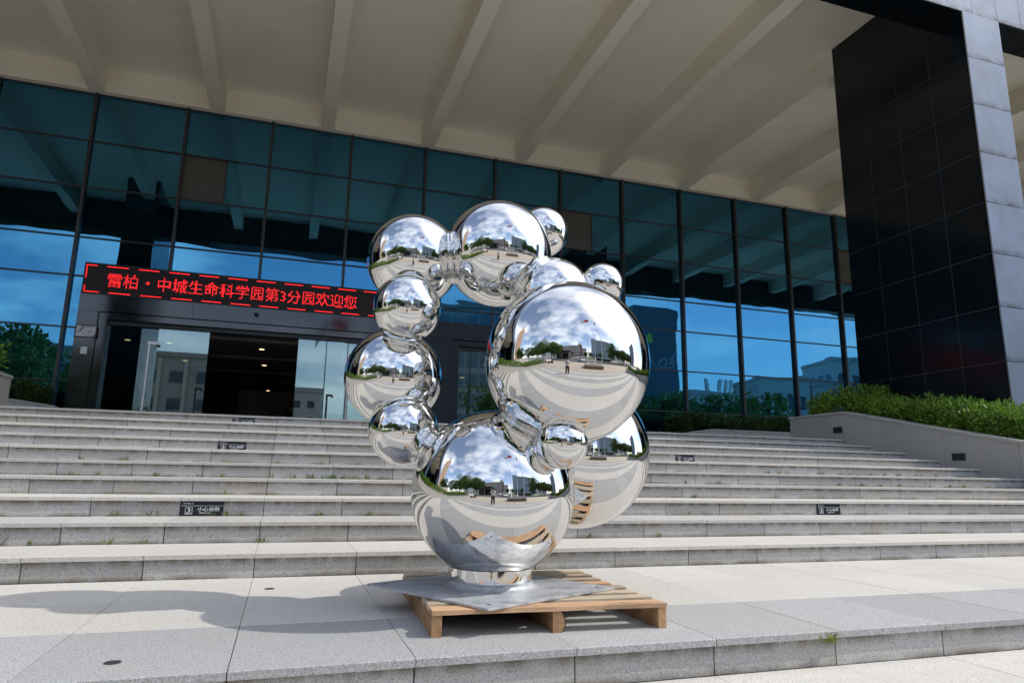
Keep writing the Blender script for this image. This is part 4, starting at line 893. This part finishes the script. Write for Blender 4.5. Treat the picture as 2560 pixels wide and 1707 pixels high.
# low wall and shrubs across the road
lw = MB().box(-5.2, 5.2, -.15, .15, 0, 1.15).build('low_black_wall', M['black_tile'], loc=(13.0, -19.0, PZ+.1)); tag(lw, 'low black wall across the road behind the flagpoles', 'wall')
hedge('low green shrubs in front of the black wall across the road', 11.2, 14.5, (-18.6, -17.9), lambda y: PZ+.1, lambda y: PZ+.7, 2500, (12.8, -18.2, PZ+.1), .16)
hedge('low green shrubs beside the road to the school', -3.4+7.5, 7.4, (-24, -20.5), lambda y: PZ, lambda y: PZ+.7, 2500, (5.6, -22, PZ), .18)

def windows_band(mb, x0, x1, y, z0, z1, n, rows_, s=-1, fill=.5, fz=.42):
    dx = (x1-x0)/n; dz = (z1-z0)/rows_
    for i in range(n):
        for j in range(rows_): mb.box(x0+dx*(i+.5-fill/2), x0+dx*(i+.5+fill/2), y, y+.12, z0+dz*(j+.5-fz/2), z0+dz*(j+.5+fz/2))
wg = plain('window_glass_far', (.03, .05, .075), .1)
def block(name, lab, loc, rot, w, d, h, col, nx_, rows_, extra=None, bandcol=None):
    t = thing(name, lab, 'building', loc, rot); MB().box(-w/2, w/2, -d, 0, 0, h).build('wall', plain('facade_'+lab.split()[0], col, .8, noise=.08, scale=.4), t)
    g = MB(); windows_band(g, -w/2+.5, w/2-.5, -.04, h*.08, h*.95, nx_, rows_); g.build('windows', wg, t)['kind'] = 'stuff'
    g = MB()
    for sx in (-1, 1):
        nd = max(2, int(nx_*d/w))
        for i in range(nd):
            for j in range(rows_):
                y = -d+(i+.5)*d/nd; z = h*.08+(j+.5)*(h*.87)/rows_; g.box(min(sx*(w/2-.03), sx*(w/2+.06)), max(sx*(w/2-.03), sx*(w/2+.06)), y-d/nd*.3, y+d/nd*.3, z-h/rows_*.24, z+h/rows_*.24)
    g.build('side_windows', wg, t)['kind'] = 'stuff'
    MB().box(-w/2-.2, w/2+.2, -d-.2, .2, h, h+.6).build('parapet', plain('parapet_'+lab.split()[0], tuple(c*.85 for c in col), .8), t)
    if extra: extra(t)
    return t
gh = thing('gatehouse', 'single storey dark stone gatehouse with glass front beyond the road', 'building', (-10.2, -17.8, PZ+.1), R(0))
MB().box(-4.0, 4.0, -5, 0, 0, 4.1).build('wall', plain('dark_stone_cladding', (.075, .07, .075), .6, noise=.2, scale=3), gh); MB().box(-4.2, 4.2, -5.2, .35, 4.1, 4.45).build('roof', M['frame'], gh)
for i in range(5): MB().box(.1+i*.7, .1+i*.7+.62, .002, .05, .1, 3.0).build('window', M['carglass'], gh)
for x in (-.05, 3.7): MB().box(x-.06, x+.06, .05, .15, 0, 3.4).build('column', M['white'], gh)
def school_extra(t):
    MB().box(18.5, 22, -6, .4, 15.4, 18.0).build('stair_tower', plain('cream_tower', (.48, .44, .36), .8), t); MB().box(-23.5, -20.5, -4, .3, 15.4, 18.2).build('stair_tower', plain('pale_tower', (.42, .44, .40), .8), t)
    MB().box(22.0, 23.4, -7.9, .5, 0, 15.8).build('brick_pier', plain('red_brick_pier', (.22, .09, .07), .85), t)
    for i in range(15): MB().box(-22+i*2.9, -21.6+i*2.9, .0, .35, 0, 14.8).build('pilaster', plain('pilaster', (.5, .46, .4), .8) if i == 0 else bpy.data.materials['pilaster'], t)
block('school_building', 'long pinkish grey four storey school with towers at both ends', (-25, -52, PZ), R(0), 46, 12, 15, (.38, .34, .32), 15, 4, school_extra)
block('apartment_block', 'small white flat roofed block right of the school', (1.2, -60, PZ), 0, 6.5, 10, 12.5, (.62, .60, .56), 3, 5)
# curved office block with its stair box and wall sign
cb_ = thing('curved_office_block', 'tall curved pale glass office block with a square box on its roof', 'building', (38.8, -68, PZ)); n = 22; pts = []
for i in range(n+1):
    u = -1+2*i/n; pts.append((u*23.5, 4.5*(1-u*u)))
MB().prism_z(pts+[(23.5, -12), (-23.5, -12)], 0, 28).build('wall', plain('pale_curtain_wall', (.30, .34, .38), .45, noise=.06, scale=.3), cb_)
g = MB()
for (xa, ya), (xb, yb) in zip(pts[:-1], pts[1:]):
    for j in range(8):
        z = 2.2+j*3.2; dx, dy = xb-xa, yb-ya; l = math.hypot(dx, dy); nxn, nyn = -dy/l*.06, dx/l*.06; a, b = .08, .92
        q = [(xa+dx*a+nxn, ya+dy*a+nyn), (xa+dx*b+nxn, ya+dy*b+nyn)]
        g.add([(q[0][0], q[0][1], z), (q[1][0], q[1][1], z), (q[1][0], q[1][1], z+2.3), (q[0][0], q[0][1], z+2.3)], [(0, 1, 2, 3)])
g.build('windows', plain('office_glass', (.10, .16, .22), .12), cb_)['kind'] = 'stuff'
MB().prism_z([(x*1.01, y*1.0+.5) for x, y in pts]+[(23.9, -12.3), (-23.9, -12.3)], 28, 28.8).build('roof', plain('roof_edge', (.25, .25, .26), .7), cb_)
MB().box(-24.2, -16.5, -8, 1.5, 0, 31.5).build('stair_box', plain('blue_grey_box', (.20, .26, .32), .4), cb_)
tw = MB().box(17.0, 25.5, -10, 3.6, 0, 30.5).build('end_tower', plain('dark_teal_cladding', (.05, .10, .14), .5, noise=.05), cb_)
sg_ = text_mesh('EDA', 3.0, .05); sg_.transform(Matrix.Rotation(PI, 4, 'Z') @ Matrix.Identity(4)); sg_.transform(Matrix.Rotation(PI, 4, 'Z')); sg_.transform(Matrix.Rotation(PI/2, 4, 'X')); sg_.transform(Matrix.Rotation(PI, 4, 'Z')); sg_.transform(Matrix.Translation((25.0, 3.68, 20.5))); sg_.materials.clear(); sg_.materials.append(plain('grey_letters', (.22, .28, .32), .6)); place('lettering', sg_, None, tw)
raw('logo_swoosh', [(24.0, 3.7, 22.6), (25.4, 3.7, 24.6), (25.4, 3.7, 23.9), (24.2, 3.7, 21.7)], [(0, 1, 2, 3)], bpy.data.materials['grey_letters'], tw); raw('logo_leaf', [(18.6, 3.7, 24.9), (20.4, 3.7, 26.2), (20.9, 3.7, 24.8), (20.0, 3.7, 23.9)], [(0, 1, 2, 3)], plain('logo_yellow', (.45, .55, .05), .6), tw); raw('logo_leaf', [(16.9+.2, 3.7, 26.3), (18.9, 3.7, 25.6), (18.8, 3.7, 24.0), (17.3, 3.7, 24.4)], [(0, 1, 2, 3)], plain('logo_green', (.02, .25, .08), .6), tw)
# white-roofed low buildings to the right, seen in the glass
block('laboratory_building', 'pale low building with rows of windows and roof vents, nearest the curved block', (68, -58, PZ), R(8), 15, 10, 15.2, (.50, .52, .52), 8, 3, lambda t: [MB().box(x, x+.5, -4, -3.4, 15.5, 18.3).build('vent_stack', M['steel'], t) for x in (-1, 1.5, 2.6, 3.6)])
block('laboratory_building', 'pale stepped building with tall blue window strip', (81, -58, PZ), R(14), 9, 11, 18.5, (.50, .51, .50), 4, 3)
block('laboratory_building', 'tallest pale block at the far right of the campus', (98, -56, PZ), R(18), 13, 12, 22.5, (.52, .54, .55), 5, 4)
block('laboratory_building', 'narrow pale link building between the stepped block and the tallest block', (89, -57, PZ), R(12), 5, 6, 17.6, (.48, .49, .52), 2, 4)
again(T2, (33.5, -19, PZ), .9, 1.55, 'leafy tree before the pale laboratory buildings'); again(T1, (42, -22, PZ), 2.9, 1.2, 'round tree in front of the stepped pale building'); again(T2, (47.5, -23, PZ), 1.9, 1.65, 'tree in front of the tallest pale block')
# far towers
block('office_tower', 'grey office tower rising behind the trees on the left', (-90, -62, PZ), R(-30), 13, 16, 47, (.36, .40, .45), 6, 14)
block('office_block', 'wide pale office block beside the grey tower on the left', (-72, -72, PZ), R(-35), 26, 14, 35, (.42, .45, .47), 12, 9)
ht = thing('apartment_tower', 'slender beige apartment high-rise to the far left', 'building', (-78, 8, PZ), R(-90))
for x0_, x1_, hh in ((-6.5, -2.5, 52), (-2.3, 2.3, 60), (2.5, 6.5, 55)):
    o = MB().box(x0_, x1_, -6, 0, 0, hh).build('wall', plain('beige_render', (.52, .36, .24), .8) if x0_ < -6 else bpy.data.materials['beige_render'], ht); g = MB(); windows_band(g, x0_+.4, x1_-.4, -.02, 2, hh-2, 3, int(hh/1.6), fill=.45, fz=.5); g.build('windows', wg, ht)['kind'] = 'stuff'
MB().box(-1.5, 1.5, -5, -1, 60, 63).build('roof_house', M['grey_panel'], ht)
block('office_tower', 'blue grey office tower behind the right hand trees', (113, -28, PZ), R(75), 17, 14, 34, (.20, .25, .32), 8, 11, lambda t: MB().box(-1, 8, -12, -2, 34.5, 39).build('roof_house', M['grey_panel'], t))

# ------------------------------------------------------------------ bring everything to true size
done = set()
for o in list(scene.objects):
    if o.type in ('CAMERA', 'LIGHT'): continue
    o.location = o.location*SC
    if o.type == 'MESH' and o.data.name not in done:
        done.add(o.data.name); o.data.transform(Matrix.Scale(SC, 4)); o.data.update()
